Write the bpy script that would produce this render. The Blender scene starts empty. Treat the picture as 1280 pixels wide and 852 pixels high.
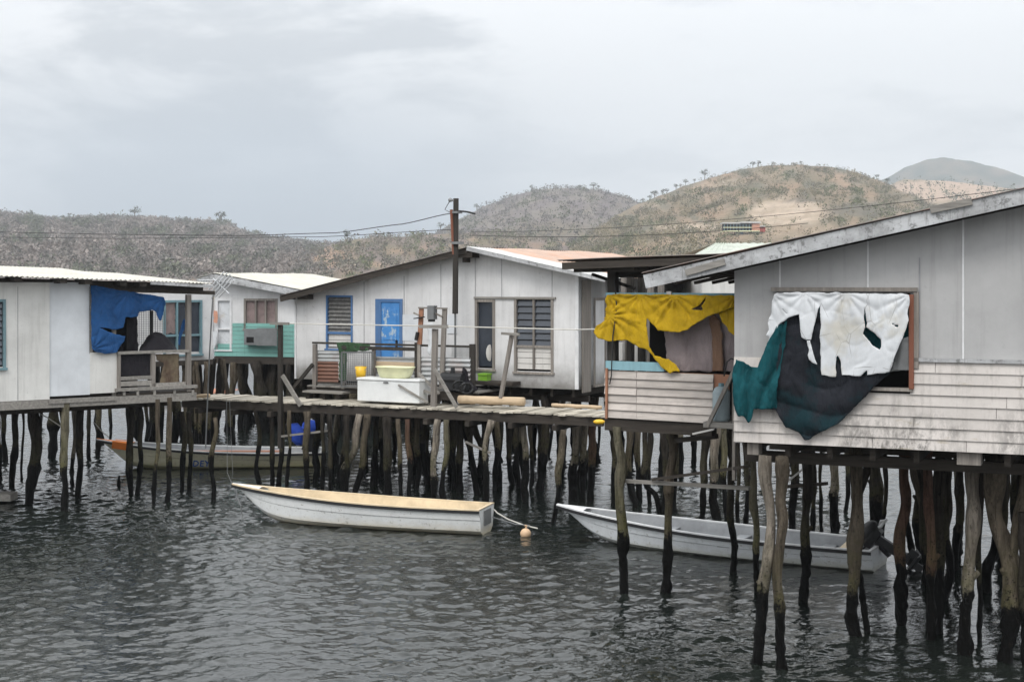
# tuning values
SKYD = (5.2, 5.7, 6.2); SKYL = (7.2, 7.55, 7.9); SKYB = (4.0, 4.9, 5.9); SKYW = (8.2, 8.6, 8.9)
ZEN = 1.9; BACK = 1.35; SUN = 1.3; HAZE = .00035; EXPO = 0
SKYD = (6.3, 6.6, 6.9); SKYL = (9.3, 9.45, 9.6); SKYB = (4.1, 4.9, 5.7); SKYW = (9.4, 9.7, 9.9)
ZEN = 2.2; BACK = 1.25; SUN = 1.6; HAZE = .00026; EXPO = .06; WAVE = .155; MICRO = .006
import bpy, math, random
from mathutils import Vector, Matrix, noise as mn
random.seed(7)
F = 1777.8; H = 5.4; HY = 350.0
sc = bpy.context.scene
col = bpy.data.collections.new('village'); sc.collection.children.link(col)
R = math.radians

# ------------------------------------------------------------------ mesh helper
class MB:
    def __init__(s): s.v = []; s.f = []; s.m = []; s.mi = 0
    def face(s, idx): s.f.append(tuple(idx)); s.m.append(s.mi)
    def quad(s, a, b, c, d):
        n = len(s.v); s.v += [Vector(a), Vector(b), Vector(c), Vector(d)]; s.face((n, n+1, n+2, n+3))
    def poly(s, pts):
        n = len(s.v); s.v += [Vector(p) for p in pts]; s.face(range(n, n+len(pts)))
    def hexa(s, p):   # 8 points: bottom ring 0-3, top ring 4-7
        n = len(s.v); s.v += [Vector(q) for q in p]
        for q in ((0,3,2,1), (4,5,6,7), (0,1,5,4), (1,2,6,5), (2,3,7,6), (3,0,4,7)): s.face([n+i for i in q])
    def bar(s, a, b, w, h=None, up=(0, 0, 1)):
        a = Vector(a); b = Vector(b); h = h or w; d = (b-a)
        if d.length < 1e-6: return
        d.normalize(); up = Vector(up)
        if abs(d.dot(up)) > .98: up = Vector((1, 0, 0)) if abs(d.x) < .9 else Vector((0, 1, 0))
        x = d.cross(up).normalized()*w/2; y = x.cross(d).normalized()*h/2
        s.hexa([a-x-y, a+x-y, a+x+y, a-x+y, b-x-y, b+x-y, b+x+y, b-x+y])
    def tube(s, pts, rad, n=8, cap=True, lump=0, seed=0):
        pts = [Vector(p) for p in pts]; k = len(pts); base = len(s.v)
        ref = Vector((0, 1, 0.01))
        for i, p in enumerate(pts):
            t = (pts[min(i+1, k-1)]-pts[max(i-1, 0)]).normalized()
            x = t.cross(ref)
            if x.length < .05: x = t.cross(Vector((1, 0, 0)))
            x.normalize(); y = x.cross(t).normalized()
            r = rad[i] if hasattr(rad, '__len__') else rad
            for j in range(n):
                a = 2*math.pi*j/n; dx = x*math.cos(a)+y*math.sin(a); rr = r
                if lump: rr = r*((1+.5*mn.noise(Vector((dx.x*2.5+seed, dx.y*2.5, p.z*9)))) if p.z < .9 and r > .03 and r < .2 else 1)*(1+lump*mn.noise(Vector((dx.x*.9+seed, dx.y*.9, p.z*1.7+seed*3.1)))*1.6)
                s.v.append(p+dx*rr)
        for i in range(k-1):
            for j in range(n):
                a = base+i*n+j; b = base+i*n+(j+1) % n; s.face((a, b, b+n, a+n))
        if cap:
            s.face([base+j for j in range(n)][::-1]); s.face([base+(k-1)*n+j for j in range(n)])
    def ell(s, c, r, n=10, m=6, rot=None):
        c = Vector(c); base = len(s.v)
        for i in range(m+1):
            th = math.pi*i/m
            for j in range(n):
                ph = 2*math.pi*j/n; q = Vector((r[0]*math.sin(th)*math.cos(ph), r[1]*math.sin(th)*math.sin(ph), r[2]*math.cos(th)))
                if rot: q = rot @ q
                s.v.append(c+q)
        for i in range(m):
            for j in range(n):
                a = base+i*n+j; b = base+i*n+(j+1) % n; s.face((a, b, b+n, a+n))

class Fr:      # a vertical reference plane: s along it, z up, o out towards the open water in front
    def __init__(s, x0, Y0, x1, Y1):
        s.O = Vector(((x0-640)/F*Y0, Y0)); e = Vector(((x1-640)/F*Y1, Y1)); s.L = (e-s.O).length
        s.u = (e-s.O).normalized(); s.n = Vector((s.u.y, -s.u.x))
    def W(s, a, z, o=0): p = s.O+s.u*a+s.n*o; return Vector((p.x, p.y, z))
    def hit(s, px, py, o=0):
        d = Vector(((px-640)/F, 1)); t = (s.O.dot(s.n)+o)/d.dot(s.n); p = d*t-s.n*o-s.O
        return p.dot(s.u), H-(py-HY)/F*t
    def P(s, px, py, o=0): a, z = s.hit(px, py, o); return s.W(a, z, o)
    def box(s, mb, s0, s1, z0, z1, o0, o1):
        W = s.W; mb.hexa([W(s0, z0, o1), W(s1, z0, o1), W(s1, z0, o0), W(s0, z0, o0), W(s0, z1, o1), W(s1, z1, o1), W(s1, z1, o0), W(s0, z1, o0)])
    def rc(s, x0, y0, x1, y1, o=0):
        s0 = s.hit(x0, y0, o)[0]; s1 = s.hit(x1, y0, o)[0]; xm = (x0+x1)/2
        return s0, s1, s.hit(xm, y1, o)[1], s.hit(xm, y0, o)[1]
    def pb(s, mb, x0, y0, x1, y1, o0, o1):
        r = s.rc(x0, y0, x1, y1, o1); s.box(mb, *r, o0, o1)
    def pbar(s, mb, x0, y0, x1, y1, wpx, o, th=.04):
        a = s.P(x0, y0, o); b = s.P(x1, y1, o); w = wpx/F*a.y
        mb.bar(a, b, w, th, up=Vector((s.n.x, s.n.y, 0)))
def pt(px, py, Y): return Vector(((px-640)/F*Y, Y, H-(py-HY)/F*Y))
def yat(py): return H*F/(py-HY)

INV = {}
def thing(name, label, cat, loc=(0, 0, 0), rotz=0, group=None, kind=None):
    o = bpy.data.objects.new(name, None); col.objects.link(o); o.location = loc; o.rotation_euler = (0, 0, rotz)
    o.empty_display_size = .2
    o['label'] = label; o['category'] = cat
    if group: o['group'] = group
    if kind: o['kind'] = kind
    INV[o] = (Matrix.Translation(Vector(loc)) @ Matrix.Rotation(rotz, 4, 'Z')).inverted()
    return o
def mk(name, mb, mats, M=None, smooth=False):
    me = bpy.data.meshes.new(name); vs = mb.v
    if M is not None: vs = [M @ v for v in vs]
    me.from_pydata([tuple(v) for v in vs], [], mb.f)
    if not isinstance(mats, (list, tuple)): mats = [mats]
    for m in mats: me.materials.append(m)
    if len(mats) > 1: me.polygons.foreach_set('material_index', [min(i, len(mats)-1) for i in mb.m])
    if smooth: me.polygons.foreach_set('use_smooth', [True]*len(me.polygons))
    me.update(); o = bpy.data.objects.new(name, me); col.objects.link(o); return o
def part(name, mb, mats, parent, smooth=False, local=False, label=None):
    M = None if local else INV[parent]
    o = mk(name, mb, mats, M, smooth); o.parent = parent; INV[o] = INV[parent]
    if label: o['label'] = label
    return o
def solo(name, mb, mats, label, cat, group=None, kind=None, smooth=False):
    if not kind == 'structure' and mb.v:
        xs = [v.x for v in mb.v]; ys = [v.y for v in mb.v]; zs = [v.z for v in mb.v]
        c = Vector(((min(xs)+max(xs))/2, (min(ys)+max(ys))/2, min(zs)))
    else: c = Vector((0, 0, 0))
    o = mk(name, mb, mats, Matrix.Translation(-c), smooth); o.location = c; INV[o] = Matrix.Translation(-c)
    if label: o['label'] = label
    if cat: o['category'] = cat
    if group: o['group'] = group
    if kind: o['kind'] = kind
    return o

# ------------------------------------------------------------------ materials
class NT:
    def __init__(s, name, rough=.8, spec=.3, metal=0):
        s.m = bpy.data.materials.new(name); s.m.use_nodes = True; s.t = s.m.node_tree; s.b = s.t.nodes['Principled BSDF']
        s.b.inputs['Roughness'].default_value = rough; s.b.inputs['Specular IOR Level'].default_value = spec; s.b.inputs['Metallic'].default_value = metal
        s.tc = s.t.nodes.new('ShaderNodeTexCoord'); s.geo = s.t.nodes.new('ShaderNodeNewGeometry')
    def n(s, typ, **kw):
        x = s.t.nodes.new(typ)
        for k, v in kw.items(): setattr(x, k, v)
        return x
    def l(s, a, b): s.t.links.new(a, b)
    def vec(s, scale=(1, 1, 1), rot=0, src=None):
        mp = s.n('ShaderNodeMapping'); mp.inputs['Scale'].default_value = scale; mp.inputs['Rotation'].default_value = (0, 0, rot)
        s.l(src or s.geo.outputs['Position'], mp.inputs['Vector']); return mp.outputs[0]
    def noise(s, scale=1, detail=4, rough=.6, vs=(1, 1, 1), rot=0, dist=0, src=None):
        if rot:
            v = s.vec((1, 1, 1), rot, src); v = s.vec(vs, 0, v)
        else: v = s.vec(vs, 0, src)
        x = s.n('ShaderNodeTexNoise'); x.inputs['Scale'].default_value = scale; x.inputs['Detail'].default_value = detail
        x.inputs['Roughness'].default_value = rough; x.inputs['Distortion'].default_value = dist; s.l(v, x.inputs['Vector']); return x.outputs['Fac']
    def rng(s, fac, a, b, c=0, d=1, smooth=False):
        x = s.n('ShaderNodeMapRange'); x.interpolation_type = 'SMOOTHSTEP' if smooth else 'LINEAR'
        for k, v in zip(('From Min', 'From Max', 'To Min', 'To Max'), (a, b, c, d)): x.inputs[k].default_value = v
        s.l(fac, x.inputs['Value']); return x.outputs[0]
    def math(s, op, a, b=None, clamp=False):
        x = s.n('ShaderNodeMath', operation=op); x.use_clamp = clamp
        for i, q in enumerate((a, b)):
            if q is None: continue
            if isinstance(q, (int, float)): x.inputs[i].default_value = q
            else: s.l(q, x.inputs[i])
        return x.outputs[0]
    def mix(s, fac, a, b, mode='MIX'):
        x = s.n('ShaderNodeMix', data_type='RGBA', blend_type=mode)
        for i, q in ((0, fac), (6, a), (7, b)):
            if isinstance(q, (int, float)): x.inputs[i].default_value = q
            elif isinstance(q, tuple): x.inputs[i].default_value = (*q, 1) if len(q) == 3 else q
            else: s.l(q, x.inputs[i])
        return x.outputs[2]
    def grey(s, fac):
        x = s.n('ShaderNodeCombineColor'); [s.l(fac, x.inputs[i]) for i in range(3)]; return x.outputs[0]
    def bump(s, h, st=.4, d=.01):
        x = s.n('ShaderNodeBump'); x.inputs['Strength'].default_value = st; x.inputs['Distance'].default_value = d
        s.l(h, x.inputs['Height']); s.l(x.outputs[0], s.b.inputs['Normal'])
    def out(s, c):
        if isinstance(c, tuple): s.b.inputs['Base Color'].default_value = (*c, 1)
        else: s.l(c, s.b.inputs['Base Color'])
        return s.m
    def z(s):
        x = s.n('ShaderNodeSeparateXYZ'); s.l(s.geo.outputs['Position'], x.inputs[0]); return x.outputs[2]
    def isl(s): return s.geo.outputs['Random Per Island']

def m_paint(name, c, dirt=(.10, .09, .075), amt=.5, streak=.35, rough=.65, zlo=None, moss=False):
    t = NT(name, rough)
    big = t.noise(.9, 5, .65); st = t.noise(1, 6, .7, (7, 7, .35))
    c2 = tuple(x*.78 for x in c)
    cc = t.mix(t.rng(big, .35, .7), c, c2)
    f = t.rng(st, .52, .78, 0, streak)
    cc = t.mix(f, cc, dirt)
    sp = t.rng(t.noise(9, 6, .75, dist=.5), .60, .72, 0, amt)
    sp = t.math('MULTIPLY', sp, t.rng(t.noise(1.1, 3, .6), .45, .62))
    cc = t.mix(sp, cc, dirt)
    if zlo:
        z = t.z(); zz = t.math('ADD', z, t.rng(t.noise(2.2, 5, .7), 0, 1, -.35, .35))
        g = t.rng(zz, zlo[0], zlo[1], zlo[2], 0); cc = t.mix(g, cc, dirt)
    t.bump(t.noise(25, 4, .6), .25, .004)
    return t.out(cc)
def m_wood(name, c, rot=0, vert=False, var=.35, dark=.45, rough=.85):
    t = NT(name, rough, .2)
    vs = (14, 14, .8) if vert else (.8, 14, 14)
    g = t.noise(1.3, 7, .7, vs, rot)
    cc = t.mix(t.rng(g, .3, .72), c, tuple(x*dark for x in c))
    cc = t.mix(1.0, cc, t.grey(t.rng(t.isl(), 0, 1, 1-var, 1+var*.4)), 'MULTIPLY')
    pa = t.rng(t.noise(1.6, 5, .7), .5, .7, 0, .55); cc = t.mix(pa, cc, tuple(x*.5 for x in c))
    t.bump(g, .5, .006); return t.out(cc)
def m_plain(name, c, rough=.6, spec=.4, var=.25, metal=0, sc_=3):
    t = NT(name, rough, spec, metal); n = t.noise(sc_, 5, .65)
    cc = t.mix(t.rng(n, .35, .7), c, tuple(x*(1-var) for x in c))
    t.bump(t.noise(30, 3, .6), .15, .003); return t.out(cc)
def m_cloth(name, c, c2=None, rough=.75, var=.35, grad=None, weave=True, spec=.12):
    t = NT(name, rough, spec); n = t.noise(2.2, 6, .7, dist=.6)
    cc = t.mix(t.rng(n, .4, .75), c, tuple(x*(1-var) for x in c))
    if c2: cc = t.mix(t.rng(t.noise(1.1, 5, .7), .5, .62), cc, c2)
    n2 = t.noise(7, 5, .6, (1.6, 1.6, .35), dist=1.0); n3 = t.noise(3.2, 6, .7, (2.2, 2.2, .5), dist=.5); t.bump(t.math('ADD', n2, t.math('ABSOLUTE', t.math('SUBTRACT', n3, .5))), .75, .05); return t.out(cc)
def m_pile(name, c, moss=(.10, .10, .035), mossamt=.5):
    t = NT(name, .85, .07); g = t.noise(1.5, 7, .75, (9, 9, .9)); g2 = t.noise(2.2, 5, .65)
    cc = t.mix(t.rng(g, .38, .62), c, tuple(x*.36 for x in c)); cr = t.noise(2.2, 5, .7, (17, 17, .5)); cc = t.mix(t.rng(cr, .57, .64, 0, .7), cc, tuple(x*.15 for x in c))
    cc = t.mix(t.rng(g2, .45, .7, 0, .6), cc, tuple(x*.45 for x in c))
    oi = t.n('ShaderNodeObjectInfo').outputs['Random']
    zz = t.math('ADD', t.z(), t.rng(t.noise(2.6, 5, .75), 0, 1, -.38, .38)); zz = t.math('ADD', zz, t.rng(oi, 0, 1, -.2, .2)); zz = t.math('ADD', zz, t.rng(t.noise(13, 4, .7, (1.6, 1.6, .6)), .25, .75, -.13, .13))
    mo = t.math('MULTIPLY', t.rng(zz, 1.8, 1.0, 0, mossamt), t.rng(t.noise(5, 4, .6), .3, .6)); cc = t.mix(mo, cc, moss)
    dk = t.rng(zz, .98, .86, 0, 1); cc = t.mix(dk, cc, (.007, .007, .0065))
    pit = t.rng(t.noise(11, 5, .7, (1, 1, .45)), .60, .68, 0, .75); cc = t.mix(pit, cc, tuple(x*.12 for x in c)); sp = t.rng(t.noise(22, 3, .6), .58, .64, 0, .9); sp = t.math('MULTIPLY', sp, t.rng(zz, 1.55, 1.1)); cc = t.mix(sp, cc, (.01, .01, .01))
    rg = t.rng(dk, 0, 1, .9, .5); t.l(rg, t.b.inputs['Roughness'])
    t.bump(t.math('ADD', g, t.noise(16, 6, .75)), 1.0, .07); return t.out(cc)
def m_metal(name, c, rust=(.25, .10, .05), amt=.4, rough=.55):
    t = NT(name, rough, .4, .0); n = t.noise(1.4, 6, .7, dist=.4)
    cc = t.mix(t.rng(t.noise(3, 4, .6), .3, .7), c, tuple(x*.75 for x in c))
    cc = t.mix(t.rng(n, .5, .66, 0, amt), cc, rust); return t.out(cc)

ROT_C = math.atan2(-4.05, 7.75); 
m_white = m_paint('white_fibro', (.65, .645, .64), amt=.7, streak=.28, zlo=(2.68, 3.3, .8))
m_whiteL = m_paint('stained_cream_fibro', (.64, .63, .60), dirt=(.13, .12, .10), amt=.5, streak=.35, zlo=(4.9, 4.5, .0))
m_whiteB = m_paint('pale_blue_fibro', (.63, .65, .67), amt=.2, streak=.12)
m_greyR = m_paint('grey_fibro', (.41, .405, .40), dirt=(.14, .135, .13), amt=.4, streak=.35)
m_side = m_paint('white_clapboard', (.66, .62, .57), dirt=(.035, .032, .028), amt=1.0, streak=.55, zlo=(3.0, 4.0, .8))
def m_mould():
    t = NT('mouldy_clapboard', .7); c = (.56, .52, .485)
    cc = t.mix(t.rng(t.noise(.9, 5, .65), .35, .7), c, tuple(x*.8 for x in c))
    cc = t.mix(t.rng(t.noise(1, 6, .75, (9, 9, .5)), .50, .72, 0, .45), cc, (.16, .14, .12))
    z = t.z(); lo = t.rng(t.math('ADD', z, t.rng(t.noise(1.4, 4, .6), .3, .7, -.5, .5)), 4.1, 3.1, 0, .85)
    g = t.rng(t.noise(7, 7, .8, (1.3, 1.3, .55), dist=.3), .44, .57, 0, 1); g = t.math('MULTIPLY', t.math('MULTIPLY', g, lo), t.rng(t.noise(.75, 3, .6), .40, .58)); cc = t.mix(g, cc, (.028, .026, .024))
    y = t.rng(t.noise(4, 6, .7, (.6, .6, 2)), .60, .72, 0, .5); cc = t.mix(y, cc, (.30, .24, .14))
    cc = t.mix(1.0, cc, t.grey(t.rng(t.isl(), 0, 1, .88, 1.06)), 'MULTIPLY')
    t.bump(t.noise(25, 4, .6), .3, .004); return t.out(cc)
m_side = m_mould()
m_sideP = m_wood('whitewashed_board', (.62, .56, .51), rot=-ROT_C, var=.22, dark=.62)
m_joint = m_plain('joint_strip', (.68, .68, .68), .6)
m_jointd = m_plain('dark_joint', (.30, .30, .31), .7)
m_turq = m_paint('turquoise_board', (.19, .40, .355), dirt=(.05, .10, .09), amt=.5, streak=.3)
m_turqR = m_paint('turquoise_rail', (.25, .43, .48), dirt=(.08, .12, .12), amt=.4)
m_grwood = m_wood('grey_weathered_wood', (.33, .31, .28), rot=-ROT_C)
m_grwoodv = m_wood('grey_weathered_post', (.30, .27, .24), vert=True)
m_dkwood = m_wood('dark_wood', (.065, .055, .046), rot=-ROT_C)
m_dkwoodv = m_wood('dark_post', (.06, .053, .046), vert=True)
m_plank = m_wood('sunbleached_plank', (.58, .53, .44), rot=-ROT_C+math.pi/2, var=.4, dark=.6)
def m_fas():
    t = NT('peeling_grey_fascia', .7); cc = t.mix(t.rng(t.noise(1.7, 6, .7, (1, 1, 1.5)), .38, .62), (.47, .475, .48), (.27, .27, .27))
    cc = t.mix(t.rng(t.noise(9, 6, .75), .54, .62, 0, .7), cc, (.10, .10, .095)); cc = t.mix(t.rng(t.noise(3, 5, .7, (5, 5, .6)), .56, .66, 0, .6), cc, (.15, .145, .14)); t.bump(t.noise(25, 4, .6), .3, .004); return t.out(cc)
m_fascia = m_fas()
def m_door():
    t = NT('blue_door_paint', .6); cc = t.mix(t.rng(t.noise(2, 5, .6), .35, .7), (.07, .25, .56), (.05, .18, .42))
    p = t.math('MULTIPLY', t.rng(t.noise(5, 6, .75, (1, 1, .6)), .52, .58), t.rng(t.noise(1.7, 2, .5), .42, .55)); cc = t.mix(p, cc, (.36, .44, .50)); return t.out(cc)
m_blue = m_door()
m_blued = m_paint('blue_frame_paint', (.08, .17, .34), amt=.8)
m_bframe = m_paint('blue_grey_frame', (.15, .25, .28), amt=.4)
m_dark = m_plain('interior_shade', (.016, .015, .015), .9, .1)  # near-black colour standing in for the shade inside rooms and openings
m_glassd = m_plain('dark_louvre_glass', (.035, .042, .055), .25, .6)
m_louv = m_plain('pale_louvre', (.17, .165, .155), .5, .4, .6, 0, 9)
m_panel = m_paint('off_white_panel', (.60, .58, .55), amt=.5)
m_roofc = m_metal('cream_roof_sheet', (.56, .545, .47), amt=.18)
m_roofw = m_metal('galvanised_roof_sheet', (.60, .60, .58), amt=.25)
m_roofo = m_metal('rusty_orange_roof_sheet', (.50, .35, .27), rust=(.48, .25, .15), amt=.7)
m_roofd = m_metal('dark_rusted_sheet', (.10, .075, .06), amt=.5)
m_roofg = m_metal('pale_green_roof_sheet', (.46, .49, .42), rust=(.35, .42, .28), amt=.5)
m_corrg = m_metal('grey_corrugated', (.42, .43, .43), amt=.3)
m_corrr = m_metal('rusted_corrugated', (.20, .105, .075), amt=.8)
m_under = m_plain('dark_underside', (.07, .06, .05), .9, .1)
m_pd = m_pile('dark_pile', (.058, .05, .042), mossamt=.3)  # dark base colour also carries the shade beneath the floors
m_pb = m_pile('brown_pile', (.17, .14, .105), mossamt=.5)
m_pp = m_pile('pale_pile', (.38, .33, .27), mossamt=.55)
m_po = m_pile('olive_pile', (.22, .20, .14), moss=(.13, .125, .045), mossamt=.7)
m_pr = m_pile('reddish_pile', (.17, .10, .075), mossamt=.4)
PM = {'d': m_pd, 'b': m_pb, 'p': m_pp, 'o': m_po, 'r': m_pr}
m_tblue = m_cloth('blue_tarp', (.02, .08, .22), var=.5)
m_tyel = m_cloth('yellow_tarp', (.56, .355, .015), var=.35)
def m_sheet():
    t = NT('white_sheet', .6, .3); cc = t.mix(t.rng(t.noise(2.0, 6, .7, dist=.6), .4, .75), (.60, .615, .63), (.44, .45, .46))
    vo = t.n('ShaderNodeTexVoronoi', feature='DISTANCE_TO_EDGE'); vo.inputs['Scale'].default_value = 2.6; t.l(t.vec((1.4, 1.4, .8)), vo.inputs['Vector'])
    ck = t.math('MULTIPLY', t.rng(vo.outputs['Distance'], .010, .004, 0, .8), t.rng(t.noise(2.3, 3, .6), .48, .56)); cc = t.mix(ck, cc, (.16, .15, .14))
    ye = t.rng(t.noise(1.4, 4, .6), .56, .68, 0, .6); cc = t.mix(ye, cc, (.46, .42, .33))
    t.bump(t.noise(7, 5, .6, (1.6, 1.6, .35), dist=1.0), .35, .02); return t.out(cc)
m_twhite = m_sheet()
m_tteal = m_cloth('teal_net', (.014, .082, .095), var=.75, rough=.95, spec=.03)
m_tchar = m_cloth('charcoal_net', (.026, .028, .034), c2=(.012, .030, .036), var=.7, rough=.95, spec=.03)
m_tgrey = m_cloth('mauve_curtain', (.30, .25, .25), var=.3)
m_tbrown = m_cloth('brown_cloth', (.20, .12, .08), var=.3)
m_tblack = m_cloth('black_shade_cloth', (.022, .02, .024), var=.4)
m_tgreen = m_cloth('green_cloth', (.05, .10, .05), var=.4)
m_sack = m_cloth('brown_sack', (.19, .15, .10), c2=(.10, .07, .05), var=.4)
m_curt = m_cloth('faded_pink_curtain', (.26, .20, .19), var=.4)
m_whitep = m_plain('white_enamel', (.70, .71, .70), .4, .5, .12)
m_tub = m_plain('pale_yellow_plastic', (.72, .72, .45), .4, .5, .15)
m_yel = m_plain('yellow_plastic', (.75, .45, .02), .4, .5, .2)
m_lime = m_plain('lime_plastic', (.25, .52, .05), .5)
m_tankp = m_plain('blue_grey_plastic', (.27, .33, .35), .5)
m_black = m_plain('black_rubber', (.015, .015, .016), .5)
m_steel = m_plain('dull_steel', (.22, .225, .225), .45, .5, .3, .5)
m_alu = m_plain('bright_aluminium', (.62, .63, .64), .35, .5, .1, .3)
m_orange = m_paint('faded_orange_timber', (.33, .16, .095), amt=.5)
m_redbr = m_paint('red_brown_jamb', (.20, .075, .045), amt=.5)
m_log = m_wood('barkless_log', (.60, .46, .31), rot=-ROT_C, var=.1, dark=.65)
m_rope = m_plain('pale_rope', (.55, .53, .48), .9)
m_wire = m_plain('black_wire', (.02, .02, .02), .7)
m_buoy = m_plain('faded_orange_buoy', (.62, .42, .26), .5)
m_red = m_plain('faded_red', (.35, .06, .04), .6)
def m_hull(name, c, stain, z0=.0, z1=.28):
    t = NT(name, .4, .5); n = t.noise(2.5, 5, .7, (1, 1, 3)); st = t.noise(1.5, 6, .7, (5, 5, .6))
    cc = t.mix(t.rng(st, .55, .8, 0, .35), c, tuple(x*.45 for x in c))
    zz = t.math('ADD', t.z(), t.rng(n, 0, 1, -.14, .14)); cc = t.mix(t.rng(zz, z1, z0, 0, .75), cc, stain)
    sp = t.rng(t.noise(11, 5, .75), .58, .66, 0, .6); cc = t.mix(sp, cc, (.16, .14, .10)); cc = t.mix(t.rng(t.noise(1.5, 6, .75), .5, .7, 0, .4), cc, tuple(x*.6 for x in c)); return t.out(cc)
m_hull1 = m_hull('white_hull', (.66, .67, .66), (.36, .27, .10), -.02, .24)
m_hull2 = m_hull('grey_white_hull', (.60, .62, .63), (.26, .24, .14), -.04, .17)
m_hull3 = m_hull('cream_hull', (.60, .57, .42), (.25, .23, .08), .0, .26)
m_tan = m_plain('tan_liner', (.68, .55, .37), .6, .3, .28)
m_greyl = m_plain('grey_liner', (.34, .35, .36), .6, .3, .3)
m_letter = m_plain('blue_lettering', (.03, .10, .36), .5)
m_ordeck = m_plain('orange_deck', (.75, .20, .02), .5)
m_salm = m_plain('faded_salmon', (.55, .27, .18), .6)
m_bcov = m_cloth('blue_engine_cover', (.03, .08, .45), var=.3)

# ------------------------------------------------------------------ generic builders
def top_at(out, s):
    for (a, za), (b, zb) in zip(out, out[1:]):
        if a-1e-6 <= s <= b+1e-6: return za+(zb-za)*((s-a)/(b-a) if b > a else 0)
    return out[-1][1] if s > out[-1][0] else out[0][1]
def wall(mb, fr, out, zb, ops=(), th=.09, o=0):
    ss = sorted(set([a for a, _ in out]+[q for p in ops for q in p[:2] if out[0][0] < q < out[-1][0]]))
    W = fr.W
    for a, b in zip(ss, ss[1:]):
        if b-a < 1e-5: continue
        zs = zb; segs = []
        for p in sorted([p for p in ops if p[0] <= a+1e-5 and p[1] >= b-1e-5], key=lambda p: p[2]):
            if p[2] > zs: segs.append((zs, zs, p[2], p[2]))
            zs = p[3]
        segs.append((zs, zs, top_at(out, a), top_at(out, b)))
        for z0, z1, z2, z3 in segs:
            for oo in (o, o-th): mb.quad(W(a, z0, oo), W(b, z1, oo), W(b, z3, oo), W(a, z2, oo))
    for s0, s1, z0, z1 in ops:
        for (a, za), (b, zb_) in (((s0, z0), (s1, z0)), ((s1, z0), (s1, z1)), ((s1, z1), (s0, z1)), ((s0, z1), (s0, z0))):
            mb.quad(W(a, za, o), W(b, zb_, o), W(b, zb_, o-th), W(a, za, o-th))
    a, b = out[0], out[-1]
    mb.quad(W(a[0], zb, o), W(a[0], a[1], o), W(a[0], a[1], o-th), W(a[0], zb, o-th))
    mb.quad(W(b[0], zb, o), W(b[0], b[1], o), W(b[0], b[1], o-th), W(b[0], zb, o-th))
    mb.quad(W(a[0], zb, o), W(b[0], zb, o), W(b[0], zb, o-th), W(a[0], zb, o-th))
def roof(mb, fr, p0, p1, o0, o1, step=.05, amp=.014, th=.0, split=None):
    # corrugated sheet between profile points p0, p1 (s, z), from o0 (front) to o1 (back, smaller)
    n = int(abs(o1-o0)/step); d = Vector((p1[0]-p0[0], p1[1]-p0[1])).normalized(); nz = d.x if d.x else 1
    base = len(mb.v); K = 4
    for i in range(n+1):
        o = o0+(o1-o0)*i/n; a = amp*math.sin(i*math.pi/1.5)
        for k in range(K+1):
            t = k/K; sag = .012*math.sin(o*1.7+k)
            mb.v.append(fr.W(p0[0]+(p1[0]-p0[0])*t, p0[1]+(p1[1]-p0[1])*t+a+sag, o))
    for i in range(n):
        o = o0+(o1-o0)*i/n
        if split: mb.mi = split(o)
        for k in range(K):
            a = base+i*(K+1)+k; mb.face((a, a+1, a+K+2, a+K+1))
def vcorr(mb, fr, x0, y0, x1, y1, o, period=.076, amp=.012, axis='z'):
    s0, s1, z0, z1 = fr.rc(x0, y0, x1, y1, o); N = max(6, int(abs(z1-z0)/period*6)); base = len(mb.v)
    for i in range(N+1):
        z = z0+(z1-z0)*i/N; oo = o+amp*math.sin(2*math.pi*(z-z0)/period)
        mb.v.append(fr.W(s0, z, oo)); mb.v.append(fr.W(s1, z+.01, oo))
    for i in range(N): a = base+2*i; mb.face((a, a+1, a+3, a+2))
    return s0, s1, z0, z1
def inpoly(x, y, P):
    c = False; j = len(P)-1
    for i in range(len(P)):
        if (P[i][1] > y) != (P[j][1] > y) and x < (P[j][0]-P[i][0])*(y-P[i][1])/(P[j][1]-P[i][1])+P[i][0]: c = not c
        j = i
    return c
def snap(x, y, P):
    best = None
    for i in range(len(P)):
        a = Vector(P[i-1]); b = Vector(P[i]); ab = b-a; L = ab.length_squared
        if L < 1e-12: continue
        t = max(0, min(1, (Vector((x, y))-a).dot(ab)/L)); q = a+ab*t; d = (q-Vector((x, y))).length
        if best is None or d < best[0]: best = (d, q)
    return best
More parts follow.
